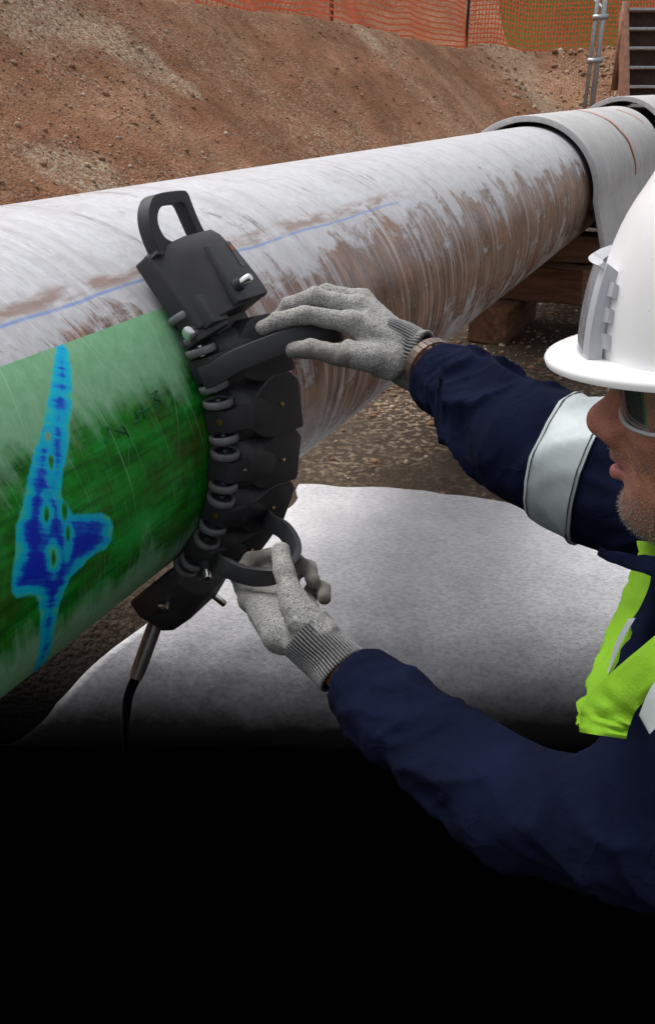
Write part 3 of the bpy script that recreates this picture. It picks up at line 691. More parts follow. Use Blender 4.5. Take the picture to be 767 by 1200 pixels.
b0 = U(686, 150, 11.6); t0 = U(701, -60, 11.6); dv = t0-b0; dv = unit(V3(0.02, .02, 1)) 
def pole(px, py, dep, hgt, r, lean=(0, 0)):
    p = U(px, py, dep); z = ground_z(p[0], p[1]); p = V3(p[0], p[1], z)
    return MB().tube([p, p+V3(lean[0], lean[1], hgt)], r, 10).build('tube', M['galv'], rail, True), p
pole(684, 130, 11.6, 3.4, .026, (.0, 0)); pole(691, 130, 11.6, 3.4, .026, (.015, 0)); pole(701, 75, 12.2, 3.2, .022, (-.02, 0))
for z in (1.55, 2.05): 
    p = U(687, 130, 11.58); MB().tube([V3(p[0]-.07, p[1], z), V3(p[0]+.12, p[1], z+.01)], .034, 10).build('coupler', M['galv'], rail, True)
p = U(701, 75, 12.2); MB().tube([V3(p[0], p[1], 2.2), V3(p[0]-.02, p[1]+4.2, 3.4)], .022, 8).build('top_rail', M['galv'], rail, True)

# ------------------------------------------------------------------ the scanner wrapped round the pipe
m = NT('black_plastic'); c = m.coord(); n = m.noise(c, 240, 3); n2 = m.noise(c, 18, 4)
m.bump(n, .25, .0006); M['plastic'] = m.set(color=m.ramp(n2, [(.3, (.023, .023, .026)), (.7, (.036, .036, .041))]), rough=m.ramp(n2, [(.3, .48), (.7, .62)]), spec=.45)
M['plastic2'] = simple('dark_rubber_band', (.027, .027, .031), .6, 0, .15, 25, .2, .001)
m = NT('grey_tyre'); n2 = m.noise(m.coord(), 60, 4); M['tyre'] = m.set(color=m.ramp(n2, [(.3, (.105, .105, .11)), (.7, (.165, .165, .17))]), rough=.7, spec=.35)
M['dark_steel'] = simple('dull_steel', (.16, .155, .15), .4, .8, .15, 40); M['cable'] = simple('black_cable', (.004, .004, .005), .9, 0, .1, 30, spec=.1); M['chrome'] = simple('bright_steel', (.66, .66, .66), .25, 1.0, .08, 50, .05)
M['brass'] = simple('brass', (.55, .33, .10), .35, 1.0, .1, 50, .05)
M['sticker'] = simple('grey_sticker', (.055, .057, .065), .4, 0, .1, 40); M['stick_orange'] = simple('orange_mark', (.30, .07, .02), .5)
scn = thing('pipe_scanner', 'black articulated scanner with rollers wrapped round the pipe at the edge of the green map', 'scanner', Q(1.0, -90, .40))
def frame(th):
    t = math.radians(th); r_ = math.cos(t)*H_AX+math.sin(t)*UP; tg = -math.sin(t)*H_AX+math.cos(t)*UP
    return r_, tg
def L(th, u, s, r):       # planar frame at angle th: along pipe, tangent (up), radius
    r_, tg = frame(th); return P0+u*D_AX+s*tg+r*r_
def prism(th, outline_us, r0, r1, inset=0.0):
    """outline in (u, s), extruded radially; inset shrinks the outer end"""
    cu = sum(p[0] for p in outline_us)/len(outline_us); cs = sum(p[1] for p in outline_us)/len(outline_us)
    a = [L(th, u, s, r0) for u, s in outline_us]; b = [L(th, u+(cu-u)*inset, s+(cs-s)*inset, r1) for u, s in outline_us]
    return MB().loft([a, b])
def prof(th, prof_ur, s0, s1, mb=None):
    """outline in (u, r), extruded along the tangent"""
    mb = mb or MB(); return mb.loft([[L(th, u, s0, r) for u, r in prof_ur], [L(th, u, s1, r) for u, r in prof_ur]])
def knob(th, u, s, r, axis, length, rad, parent, mat='chrome', name='knob', collar=True):
    p = L(th, u, s, r); a = unit(axis); mb = MB().tube([p, p+a*length*.92, p+a*length], [rad, rad, rad*.75], 14); o = mb.build(name, M[mat], parent); shade_auto(o, 50)
    if collar: shade_auto(MB().tube([p-a*.002, p+a*length*.45], rad*1.45, 16).build('collar', M['plastic'], o if parent.parent is None else parent), 50)
    return o
# top housing
TH = 38.0; r_, tg = frame(TH)
hp = [(.952, PR+.010), (.952, PR+.040), (.966, PR+.052), (.992, PR+.070), (1.012, PR+.078), (1.078, PR+.078), (1.088, PR+.068), (1.088, PR+.010)]
hs_ = MB(); rings = []
for s, k_ in ((-.058, 1.0), (.028, 1.0), (.046, .96), (.060, .84)):
    rings.append([L(TH, 1.02+(u-1.02)*(1 if k_ == 1 else .985), s, PR+.010+(r-PR-.010)*k_) for u, r in hp])
hous = hs_.loft(rings).build('housing', M['plastic'], scn, False, .004, 3); shade_auto(hous, 35)
# stepped lower front of the housing and cover plate
o = prof(TH, [(.946, PR+.006), (.946, PR+.032), (.985, PR+.056), (1.0, PR+.056), (1.0, PR+.006)], -.070, -.050).build('housing_foot', M['plastic'], scn, False, .004, 2); shade_auto(o, 35)
o = prism(TH, [(1.000, -.056), (1.083, -.060), (1.083, -.030), (1.072, .030), (1.015, .034), (1.008, -.010)], PR+.074, PR+.086, .04).build('cover_plate', M['plastic'], scn, False, .003, 2); shade_auto(o, 35)
o = prism(TH, [(.958, -.062), (.998, -.066), (1.004, -.022), (.962, -.018)], PR+.03, PR+.061, .05).build('bracket_plate', M['plastic'], scn, False, .003, 2); shade_auto(o, 35)
o = prism(TH, [(.953, .052), (.966, .064), (.975, .060), (.968, .046)], PR+.02, PR+.052).build('latch', M['plastic2'], scn, False, .003, 2); shade_auto(o, 35)
st_ = prism(TH, [(1.058, -.012), (1.068, -.012), (1.068, .028), (1.058, .028)], PR+.0862, PR+.0868).build('name_sticker', M['sticker'], hous)
prism(TH, [(1.059, .014), (1.067, .014), (1.067, .022), (1.059, .022)], PR+.0869, PR+.0873).build('sticker_mark', M['stick_orange'], hous)
knob(TH, 1.018, -.034, PR+.084, r_+.2*H_AX, .028, .0062, hous); knob(TH, 1.088, -.012, PR+.060, D_AX, .026, .0062, hous)
knob(TH, .944, -.056, PR+.034, -D_AX+.2*r_, .014, .0090, hous, collar=False)
# carrying handle: a flat loop rising from the housing
def LH(th, u, s, r, beta=math.radians(24)):
    u += .008
    r_, tg = frame(th); s_ = s-.05; return L(th, u, .05, PR+.040)+s_*(math.cos(beta)*tg+math.sin(beta)*r_)+r*(math.cos(beta)*r_-math.sin(beta)*tg)
def loop_handle(th):
    outer = [(.955, .046), (.948, .080), (.951, .103), (.964, .120), (.985, .128), (1.040, .127), (1.053, .122), (1.057, .106), (1.064, .080), (1.080, .046)]
    inner = [(.992, .064), (.974, .073), (.967, .089), (.972, .103), (.988, .112), (1.030, .112), (1.038, .108), (1.041, .100), (1.047, .080), (1.052, .064)]
    def dens(pl_): return [np.array(p) for p in spline([np.array(p) for p in pl_], 4)]
    o_, i_ = dens(outer), dens(inner); n = len(o_); mb = MB(); A = []
    for rr in (-.010, .010):
        A.append([LH(th, p[0], p[1], rr) for p in o_]); A.append([LH(th, p[0], p[1], rr) for p in i_])
    vs = sum(A, []); fs = []
    for i in range(n-1):
        fs += [(i, i+1, n+i+1, n+i), (2*n+i, 3*n+i, 3*n+i+1, 2*n+i+1), (i, 2*n+i, 2*n+i+1, i+1), (n+i, n+i+1, 3*n+i+1, 3*n+i)]
    fs += [(0, n, 3*n, 2*n), (n-1, 3*n-1, 4*n-1, 2*n-1)]
    mb.add(vs, fs)
    mb.loft([[LH(th, u, s, r) for u, s in ((.955, .046), (1.080, .046), (1.052, .064), (.992, .064))] for r in (-.0101, .0101)])
    return mb
o = loop_handle(TH).build('carrying_handle', M['plastic2'], scn, False, .005, 3); shade_auto(o, 50)
# links with rollers
def wheel(parent, th, s, u, r, rad=.0215, w=.0105):
    c = L(th, u, s, r); _, tg = frame(th); r2 = frame(th)[0]
    prof_ = [(-.34, .70), (-.5, .74), (-.5, .90), (-.40, .985), (0, 1.0), (.40, .985), (.5, .90), (.5, .74), (.34, .70)]
    rings = [[c+tg*(w*a)+rad*b*(math.cos(q)*r2+math.sin(q)*D_AX) for q in [2*math.pi*j/28 for j in range(28)]] for a, b in prof_]
    t = MB().loft(rings, cap=False)
    t.loft([rings[-1], rings[0]], cap=False)
    o = t.build('wheel', M['tyre'], parent, True)
    rings = [[c+tg*(w*a)+rad*b*(math.cos(q)*r2+math.sin(q)*D_AX) for q in [2*math.pi*j/16 for j in range(16)]] for a, b in ((-.26, .71), (.26, .71))]
    h = MB().loft(rings); h.tube([c+tg*(-w*.40), c+tg*(w*.40)], rad*.42, 14)
    shade_auto(MB().tube([c+tg*(-w*.7), c+tg*(w*.7)], rad*.20, 10).build('axle', M['chrome'], parent), 40)
    shade_auto(h.build('wheel_hub', M['plastic'], parent), 40); return o
centers = [19.6, 6.6, -6.4, -19.4, -33.4]
for q, th in enumerate(centers):
    r_, tg = frame(th)
    # scale-shaped body, waisted at both ends, covering side and back
    body = MB(); rings = []; n = 9
    for i in range(n):
        f = i/(n-1); s = -.040+.080*f; bul = math.sin(math.pi*f)**.6; top_ = PR+.046+.022*bul
        u0_ = .984-.006*bul; u1_ = 1.083
        rings.append([L(th, u, s, r) for u, r in ((u0_, PR+.008), (u0_, PR+.030+.014*bul), (u0_+.012, top_-.006), (u0_+.03, top_), (u1_-.012, top_+.006), (u1_, top_-.004), (u1_, PR+.008))])
    link_o = body.loft(rings).build('link', M['plastic'], scn, False, .0025, 2); shade_auto(link_o, 40)
    # leaf-shaped shield: a narrow neck at the rollers widening to overlap the next link
    lf_ = [(0, -.0170), (.16, -.0170), (.26, -.022), (.36, -.036), (.50, -.045), (.98, -.049), (1.0, -.044), (1.0, .026), (.90, .042), (.66, .046), (.56, .042), (.40, .027), (.30, .0195), (.16, .0170), (0, .0170)]
    hgt = .002*(q % 2); up_ = lambda w, dr: (.953+.134*w, PR+.036+.050*w**.75+hgt-dr)
    cw, csn = .55, 0.0
    A_ = [L(th, up_(w, .034)[0], s_, up_(w, .034)[1]) for w, s_ in lf_]; B_ = [L(th, up_(w+(cw-w)*.025, 0)[0], s_*.965, up_(w+(cw-w)*.025, 0)[1]) for w, s_ in lf_]
    o = MB().loft([A_, B_]).build('shield', M['plastic'], link_o, False, .003, 2); shade_auto(o, 35)
    # roller carrier
    o = prof(th, [(.957, PR+.009), (.955, PR+.028), (.962, PR+.037), (.990, PR+.042), (.990, PR+.009)], -.0170, .0170).build('roller_block', M['plastic2'], link_o, False, .003, 2); shade_auto(o, 35)
    for s in (-.0258, .0258): wheel(link_o, th, s, .9640, PR+.0225)
    knob(th, .9565, .0, PR+.026, -D_AX, .003, .0046, link_o, 'brass' if q in (1, 3) else 'plastic2', 'screw', False)
    knob(th, .978, .0, PR+.0475, r_-.5*D_AX, .003, .0036, link_o, 'chrome', 'screw', False)
    knob(th, 1.045, .0, PR+.076, r_, .003, .0030, link_o, 'brass', 'screw', False)
# hinge spine joining the links
mb = MB()
mb.bar([Q(1.035, a, PR+.028) for a in np.linspace(38, -50, 40)], D_AX, .085, .03); mb.build('hinge_band', M['plastic2'], scn, True)
wheel(scn, 33, .0, .9665, PR+.022); wheel(scn, 27.2, .0, .9665, PR+.022); wheel(scn, -41.5, .0, .9665, PR+.022)
r2_, t2_ = frame(-6.4); knob(-6.4, 1.085, -.012, PR+.052, D_AX+.6*r2_, .024, .0055, scn)
# grips: U-shaped straps the worker holds
def strap(pts, wv, name, w=.030, t=.009):
    o = MB().bar(spline(pts, 6), wv, w, t).build(name, M['plastic2'], scn, False, .0025, 2); return shade_auto(o, 40)
_, tgu = frame(20); _, tgl = frame(-26)
GR1 = [Q(.945, 18.2, .328), Q(.947, 18.6, .352), U(272, 425, 1.135), U(305, 411, 1.14), U(345, 397, 1.16), U(380, 391, 1.185), U(396, 388, 1.22), U(385, 384, 1.26), U(345, 386, 1.29), Q(1.09, 22, .36)]
strap(GR1, tgu, 'grip_strap')
GR2 = [Q(.955, -31, .336), Q(.945, -30, .365), U(262, 664, 1.165), U(292, 675, 1.13), U(322, 674, 1.115), U(342, 662, 1.13), U(345, 642, 1.17), U(333, 622, 1.22), U(316, 612, 1.265), Q(1.085, -27, .365)]
strap(GR2, tgl, 'grip_strap', .026)
knob(19.6, .974, .004, PR+.048, frame(19.6)[0]*.8-D_AX, .026, .0062, scn); knob(-33.4, .946, .0, PR+.046, frame(-33)[0]*.8-.8*D_AX, .026, .0062, scn)
# lower end housing with cable
EH = -47.0; r_, tg = frame(EH); rings = []
for s, w0, w1, top in ((.020, .970, 1.080, .060), (.004, .958, 1.084, .076), (-.055, .950, 1.084, .094), (-.108, .956, 1.074, .094), (-.128, .970, 1.060, .080)):
    rings.append([L(EH, u, s, PR+r) for u, r in ((w0, .010), (w0-.004, top*.5), (w0+.012, top*.88), (w0+.03, top), (w1-.012, top), (w1, top*.85), (w1, .010))])
eh = MB().loft(rings).build('end_housing', M['plastic'], scn, False, .005, 3); shade_auto(eh, 38)
knob(EH, .950, -.040, PR+.048, -D_AX+.2*r_, .014, .0085, eh, collar=False); knob(EH, 1.045, -.040, PR+.092, r_+.3*D_AX, .024, .0058, eh, collar=False)
c0 = L(EH, .995, -.120, PR+.058); dc = c0-CAM; dc = float(dc[1]*CP-dc[2]*SP); c2 = U(159, 795, dc-.004)
shade_auto(MB().tube([c0+.12*(c0-c2), .5*(c0+c2), c2-.15*(c2-c0), c2], [.013, .0128, .0125, .0105], 16).build('cable_gland', M['dark_steel'], scn), 50)
cpts = spline([c2, U(151, 815, dc+.05), U(148, 838, dc+.22), U(147, 858, dc+.55), U(147, 874, dc+.95), U(147, 890, dc+1.25), U(147, 930, dc+1.35)], 8)
MB().tube(cpts, .0085, 12).build('cable', M['cable'], scn, True)

# ------------------------------------------------------------------ the worker
WB = V3(.62, .40, 0)
man = thing('person', 'person in white hard hat, goggles, navy jacket and lime vest gripping the scanner', 'person', WB)
# skin: head frame
FW = unit(V3(-.885, .465, -.12)); LT = unit(np.cross(UP, FW)); VU = np.cross(FW, LT)      # forward, left, up
LT = LT
SC = 1.0
NOSE = U(690, 492, .68)
HO = NOSE-.124*FW+.030*VU
def Hd(f, l, v): return HO+SC*(f*FW+l*LT+v*VU)
AX = [FW, LT, VU]
NECK = HO-.05*FW-.17*VU
SH_R = V3(.43, .735, .80); EL_R = U(622, 522, .985); WR_R = U(492, 424, 1.185)
SH_L = V3(.36, .40, .74); EL_L = U(600, 945, .80); WR_L = U(398, 782, 1.035)
CH = V3(.43, .53, .70); PEL = V3(.66, .37, .42)
KN_R, KN_L = V3(.36, .60, .09), V3(.31, .34, .09); FT_R, FT_L = V3(.78, .45, .07), V3(.74, .16, .07); HP_R, HP_L = PEL+V3(.04, .09, -.04), PEL-V3(.04, .09, .04)
hx, hy, hz = HO
fx = axis_grid(-.15, .95, .0021, .010, hx-.15, hx+.06); fy = axis_grid(.05, 1.25, .0021, .010, hy-.105, hy+.12); fz = axis_grid(.0, 1.2, .0021, .010, hz-.145, hz+.05)
B = Field(fx, fy, fz)
B.ell(Hd(-.005, 0, .035), AX, (.100, .076, .100), .0)
B.ell(Hd(.035, 0, -.035), AX, (.058, .060, .075), .03)                  # face mass
B.ell(Hd(.060, 0, -.085), AX, (.034, .036, .030), .028)                 # chin
B.cone(Hd(-.012, .056, -.055), Hd(.062, .020, -.098), .016, .017, .03); B.cone(Hd(-.012, -.056, -.055), Hd(.062, -.020, -.098), .016, .017, .03)   # jaw
for s in (-1, 1):
    B.ell(Hd(.058, .040*s, -.022), AX, (.026, .024, .020), .022)        # cheek
    B.ell(Hd(.086, .030*s, .022), AX, (.012, .026, .008), .014)         # brow
    B.ell(Hd(.088, .032*s, .002), AX, (.012, .018, .010), .012, 's')    # eye socket
    B.ell(Hd(.073, .032*s, .002), AX, (.013, .014, .012), .006)         # eyeball under the lids
    B.ell(Hd(.098, .0155*s, -.034), AX, (.0150, .0100, .0120), .008)    # nostril wing
    B.ell(Hd(.104, .008*s, -.0435), AX, (.006, .0035, .004), .003, 's')  # nostril
    B.ell(Hd(-.010, .076*s, -.005), [unit(FW+.5*LT*s), unit(LT*s-.5*FW), VU], (.020, .007, .032), .008)   # ear
    B.ell(Hd(.052, .028*s, -.058), AX, (.026, .020, .024), .02)         # mouth corner flesh
for s in (-1, 1):
    B.cone(Hd(.094, .027*s, -.036), Hd(.078, .040*s, -.064), .0016, .0012, .006, 's')   # cheek fold
    B.cone(Hd(.074, .050*s, -.050), Hd(.060, .053*s, -.078), .0012, .001, .006, 's')
B.cone(Hd(.086, 0, .016), Hd(.110, 0, -.026), .0085, .0105, .012)       # nose bridge
B.ell(Hd(.1115, 0, -.0295), AX, (.0145, .0150, .0135), .009)             # nose tip
B.ell(Hd(.088, 0, -.052), AX, (.018, .022, .012), .012)                 # upper lip mound
B.cone(Hd(.0985, .000, -.0575), Hd(.084, .022, -.0635), .0078, .0035, .005); B.cone(Hd(.0985, 0, -.0575), Hd(.084, -.022, -.0635), .0078, .0035, .005)
B.cone(Hd(.0965, .000, -.0715), Hd(.083, .021, -.0665), .0098, .004, .005); B.cone(Hd(.0965, 0, -.0715), Hd(.083, -.021, -.0665), .0098, .004, .005)
B.ell(Hd(.102, 0, -.0645), AX, (.016, .024, .0017), .003, 's')            # parting of the lips
B.ell(Hd(.093, 0, -.083), AX, (.010, .016, .006), .008, 's')             # fold under the lip
B.ell(Hd(.079, 0, -.100), AX, (.017, .022, .016), .014)                  # chin boss
B.cone(Hd(-.03, 0, -.04), NECK+.0*VU, .056, .060, .03)
B.cone(NECK, CH, .065, .10, .05); B.cone(CH, PEL, .11, .115, .05)
for sh, el, wr in ((SH_R, EL_R, WR_R), (SH_L, EL_L, WR_L)):
    B.cone(NECK, sh, .055, .05, .04); B.cone(sh, el, .046, .036, .02); B.cone(el, wr, .037, .0265, .02)
for hp_, kn, ft in ((HP_R, KN_R, FT_R), (HP_L, KN_L, FT_L)):
    B.cone(PEL, hp_, .10, .085, .03); B.cone(hp_, kn, .075, .05, .02); B.cone(kn, ft, .048, .035, .02)
body_me, bpos = B.mesh('body', 1)
m = NT('skin'); c = m.coord()
rg = m.attr('red'); sb = m.attr('beard'); lp = m.attr('lips'); n = m.noise(c, 45, 5, .6); nf = m.noise(c, 420, 3, .6)
col = m.ramp(n, [(.3, (.40, .175, .108)), (.7, (.52, .245, .16))]); col = m.mix(m.math('MULTIPLY', rg, .75), col, (.46, .14, .10)); col = m.mix(m.ramp(nf, [(.35, .28), (.55, 0)]), col, (.18, .07, .045))
col = m.mix(m.math('MULTIPLY', sb, m.ramp(nf, [(.38, .75), (.6, .25)])), col, (.13, .09, .075)); col = m.mix(m.math('MULTIPLY', lp, .8), col, (.42, .14, .13))
pv_ = m.voro(c, 700); m.bump(m.math('ADD', m.math('MULTIPLY', nf, .8), m.math('MULTIPLY', pv_, .9)), .55, .0016)
m.b.inputs['Subsurface Radius'].default_value = (.006, .002, .001); m.b.inputs['Subsurface Scale'].default_value = .35
M['skin'] = m.set(color=col, rough=.48, spec=.45, sss=.25)
body = link('body', body_me, M['skin'], man)
rel = bpos-HO; loc = np.stack([rel@FW, rel@LT, rel@VU], 1)
def gauss(c, r): return np.exp(-(((loc-np.array(c))/np.array(r))**2).sum(1))
red = np.clip(gauss((.115, 0, -.03), (.025, .03, .025))+.6*gauss((.06, .045, -.025), (.03, .03, .022))+.6*gauss((.06, -.045, -.025), (.03, .03, .022)), 0, 1)
bd = np.clip((-.070-loc[:, 2]+.10*(.05-loc[:, 0]))/.018, 0, 1)*np.clip((loc[:, 2]+.15)/.03, 0, 1); mst = np.clip(1-np.abs(loc[:, 2]+.050)/.006, 0, 1)*(loc[:, 0] > .07)*.6
lipm = np.clip(1.4*(gauss((.0985, .008, -.058), (.012, .020, .0045))+gauss((.0985, -.008, -.058), (.012, .020, .0045))+gauss((.0985, .008, -.0715), (.014, .020, .0058))+gauss((.0985, -.008, -.0715), (.014, .020, .0058))), 0, 1)
bd = np.clip(np.maximum(bd, mst)-lipm, 0, 1)
for nm, arr in (('red', red), ('beard', bd), ('lips', lipm)):
    a_ = body_me.attributes.new(nm, 'FLOAT', 'POINT'); a_.data.foreach_set('value', arr.astype(np.float32))
# stubble: short bristles standing on the chin and jaw
nrmls = np.zeros(len(bpos)*3, np.float32); body_me.vertices.foreach_get('normal', nrmls); nrmls = nrmls.reshape(-1, 3)
cand = np.nonzero((bd > .15) & (loc[:, 0] > .0) & (loc[:, 2] > -.135))[0]
if len(cand):
    pick = RNG.choice(cand, min(5200, len(cand)), replace=False); pick = pick[RNG.random(len(pick)) < bd[pick]+.1]
    vs, fs = [], []
    for q in pick:
        p, nn = bpos[q]+RNG.normal(0, .0006, 3), nrmls[q]; a = unit(np.cross(nn, RNG.normal(0, 1, 3))); b = np.cross(nn, a); w = .00022; tip = p+unit(nn+.5*(-VU)+.4*RNG.normal(0, 1, 3))*RNG.uniform(.0015, .0040)
        o = len(vs); vs += [p+w*a, p-.5*w*a+.87*w*b, p-.5*w*a-.87*w*b, tip]; fs += [(o, o+1, o+3), (o+1, o+2, o+3), (o+2, o, o+3)]
    m = NT('stubble_hair'); M['stubble'] = m.set(color=m.ramp(m.noise(m.coord(), 900, 1), [(.4, (.04, .03, .025)), (.6, (.46, .43, .40))]), rough=.6)
    stb = link('stubble', mesh_of('stubble', vs, fs), M['stubble'], man); stb['kind'] = 'stuff'

# --- hard hat
m = NT('white_helmet_shell'); c = m.coord(); n = m.noise(c, 20, 5)
m.bump(m.noise(c, 300, 3), .06, .0006); smu = m.ramp(m.noise(c, 9, 7, .75, .8), [(.58, 0), (.74, .22)]); sp_ = m.ramp(m.noise(c, 160, 3, .6), [(.70, 0), (.74, .35)])
M['helmet'] = m.set(color=m.mix(sp_, m.mix(smu, m.ramp(n, [(.3, (.70, .70, .71)), (.7, (.78, .78, .785))]), (.50, .47, .43)), (.35, .30, .26)), rough=m.ramp(n, [(.3, .3), (.7, .42)]), spec=.5)
HB = .021                         # brim plane height in the head frame
def helm(f, l, v): return Hd(f, l, v+HB)
ns, nr_ = 72, 22; rings = []
def dome(t, a):                     # t 0 at rim .. 1 at crown
    ph = t*math.pi/2; rf, rl, rv = .124, .104, .152
    f, l, v = rf*math.cos(ph)**.86*math.cos(a), rl*math.cos(ph)**.86*math.sin(a), rv*math.sin(ph)**.94
    # raised crown ridge running front to back
    rid = math.exp(-(l/.026)**6)*smooth01((t-.52)/.10)*.011
    return f-.004, l, v+.012+rid*1.0, rid
for i in range(nr_+1):
    t = i/nr_*.999; ring = []
    for j in range(ns):
        a = 2*math.pi*j/ns; f, l, v, rid = dome(t, a); ring.append(helm(f, l, v))
    rings.append(ring)
brim = []
for w, dv_ in ((1.0, -.0005), (.96, .004), (.5, .008)):     # skirt and peak
    ring = []
    for j in range(ns):
        a = 2*math.pi*j/ns; f, l, v, _ = dome(0, a); fr = max(0, math.cos(a)); ext = .010+.027*fr**1.5
        dr = V3(f, l, 0); dr = dr/np.linalg.norm(dr); ring.append(helm(f+dr[0]*ext*w, l+dr[1]*ext*w*.8, v-.007*w*(.35+fr*.65)+dv_*.5))
    brim.append(ring)
inner = []
for w in (.97, .5, .0):
    ring = []
    for j in range(ns):
        a = 2*math.pi*j/ns; f, l, v, _ = dome(0, a); fr = max(0, math.cos(a)); ext = .010+.027*fr**1.5
        dr = V3(f, l, 0); dr = dr/np.linalg.norm(dr); ring.append(helm((f+dr[0]*ext*w)*(1 if w else .97), (l+dr[1]*ext*w*.8)*(1 if w else .97), v-.007*w*(.35+fr*.65)-.004))
    inner.append(ring)
lin = []
for i in range(0, nr_+1, 3):
    t = i/nr_*.999; lin.append([helm(*(np.array(dome(t, 2*math.pi*j/ns)[:3])*np.array([.965, .965, .97]))) for j in range(ns)])
mb = MB(); mb.loft(lin[::-1]+inner[::-1]+brim+rings, cap=True)
helmet = mb.build('hard_hat', M['helmet'], man); shade_auto(helmet, 60)
# clear bracket on the front of the hat
def clear_mat(name, tint, gl=.10, ior=1.4):
    m = NT(name); tr = m.n.new('ShaderNodeBsdfTransparent'); tr.inputs[0].default_value = (*tint, 1); go = m.n.new('ShaderNodeBsdfGlossy'); go.inputs['Roughness'].default_value = .08; go.inputs[0].default_value = (1, 1, 1, 1)
    df = m.n.new('ShaderNodeBsdfDiffuse'); df.inputs[0].default_value = (.78, .79, .83, 1)
    fr = m.n.new('ShaderNodeFresnel'); fr.inputs[0].default_value = ior; s1 = m.n.new('ShaderNodeMixShader'); s2 = m.n.new('ShaderNodeMixShader'); s2.inputs[0].default_value = gl
    m.l.new(fr.outputs[0], s1.inputs[0]); m.l.new(tr.outputs[0], s1.inputs[1]); m.l.new(go.outputs[0], s1.inputs[2]); m.l.new(s1.outputs[0], s2.inputs[1]); m.l.new(df.outputs[0], s2.inputs[2]); m.l.new(s2.outputs[0], m.out.inputs[0]); return m.m
M['clear'] = clear_mat('clear_bracket', (.90, .90, .93), .10); M['lens'] = clear_mat('clear_lens', (.97, .965, .96), .015); M['clear_rim'] = clear_mat('clear_rim', (.92, .92, .95), .45)
def front_strip(t0, t1, a0, a1, lift0, lift1, nt_=8, na=14):
    g = []
    for i in range(nt_+1):
        t = t0+(t1-t0)*i/nt_; row = []
        for j in range(na+1):
            a = math.radians(a0+(a1-a0)*j/na); f, l, v, _ = dome(t, a); nn = unit(V3(f/.124**2, l/.104**2, max(v-.012, 0)/.152**2)); q = lift0+(lift1-lift0)*i/nt_; row.append(helm(*(V3(f, l, v)+nn*q)))
        g.append(row)
    return g
def shell(g, th_, name, mat, parent):
    nr2, nc2 = len(g), len(g[0]); flat = [p for r in g for p in r]; cen = HO
    back = [p-unit(p-cen)*th_ for p in flat]; N = len(flat); fs = []
    for i in range(nr2-1):
        for j in range(nc2-1): a = i*nc2+j; fs += [(a, a+1, a+nc2+1, a+nc2), (N+a, N+a+nc2, N+a+nc2+1, N+a+1)]
    per = [(0, j) for j in range(nc2)]+[(i, nc2-1) for i in range(1, nr2)]+[(nr2-1, j) for j in range(nc2-2, -1, -1)]+[(i, 0) for i in range(nr2-2, 0, -1)]
    for a, b in zip(per, per[1:]+per[:1]): ia, ib = a[0]*nc2+a[1], b[0]*nc2+b[1]; fs.append((ia, ib, N+ib, N+ia))
    o = MB().add(flat+back, fs).build(name, mat, parent); return shade_auto(o, 45)
shell(front_strip(.0, .25, -27, 27, .012, .008), .0016, 'clear_bracket', M['clear'], helmet)
for a_ in (-28, 28):
    g = front_strip(.0, .255, a_-2.5, a_+2.5, .0125, .0085, 8, 3); shell(g, .010, 'bracket_edge', M['clear_rim'], helmet)
for t_ in (.0, .245):
    g = front_strip(t_, t_+.014, -29, 29, .013, .010, 2, 14); shell(g, .008, 'bracket_edge', M['clear_rim'], helmet)
for q in range(3):
    g = front_strip(.03+.07*q, .07+.07*q, 31, 34.5, .004, .004, 3, 3); shell(g, .004, 'bracket_clip', M['clear_rim'], helmet)
# --- goggles
def goggle(a0, a1, v0, v1, na, bulge=0.0):
    g = []
    for i in range(7):
        v = v0+(v1-v0)*i/6; row = []
        for j in range(na+1):
            a = math.radians(a0+(a1-a0)*j/na); f = .030+.070*math.cos(a)**.55 if math.cos(a) > 0 else .032; l = .078*math.sin(a)
            row.append(Hd(f+.004*(i-3)/6, l, v))
        g.append(row)
    return g
gg = thing('x', '', '', HO) if False else None
gl = shell(goggle(-84, 84, -.014, .020, 30), .0022, 'safety_goggles', M['lens'], man)
rim_ = MB().tube(spline([r for r in goggle(-84, 84, -.0145, -.014, 16)[0]], 2), .0016, 8).build('lower_rim', M['clear_rim'], gl, True)
for s in (1, -1):
    MB().bar([Hd(.040, .0795*s, .012), Hd(.0, .083*s, .010), Hd(-.03, .082*s, .006)], VU, [.026, .018, .008], .004).build('temple_arm', M['plastic'], gl, False, .001)
    MB().bar([Hd(.062, .0742*s, .019), Hd(.062, .0742*s, -.0135)], FW, .004, .003).build('side_seam', M['clear_rim'], gl)
# --- jacket (torso and both sleeves, folded cloth), trousers, boots
def folds(seed, amp, nrings):
    def f(t, qx, qy, qz, X, Y, Z):
        ql = np.sqrt(qx*qx+qy*qy+qz*qz)+1e-6; ax_, ay_, az_ = qx/ql, qy/ql, qz/ql
        tw = t*nrings+.55*ax_+.5*az_*np.sin(seed)+.35*vnoise(X*12+seed, Y*12, Z*12)
        n_ = vnoise(tw*1.6+seed, ax_*.9+seed, az_*.9+3); rid = (1-np.abs(n_))**3
        n2_ = vnoise(tw*3.4+7, ax_*1.5+seed, az_*1.5); rid2 = (1-np.abs(n2_))**3
        return amp*np.clip((.98-t)*5, .0, 1)*(1.5*rid+.7*rid2-.9+.6*vnoise(X*7+seed, Y*7, Z*7))
    return f
gx = axis_grid(-.02, .95, .0038); gy = axis_grid(.05, 1.30, .0038); gz = axis_grid(.42, 1.05, .0038)
J = Field(gx, gy, gz)
CUF_R = EL_R+(WR_R-EL_R)*.74; CUF_L = EL_L+(WR_L-EL_L)*.80
J.cone(CH+.02*VU, PEL, .150, .155, .0, fold=folds(1.3, .004, 3)); J.cone(NECK-.045*UP, CH, .085, .14, .06)
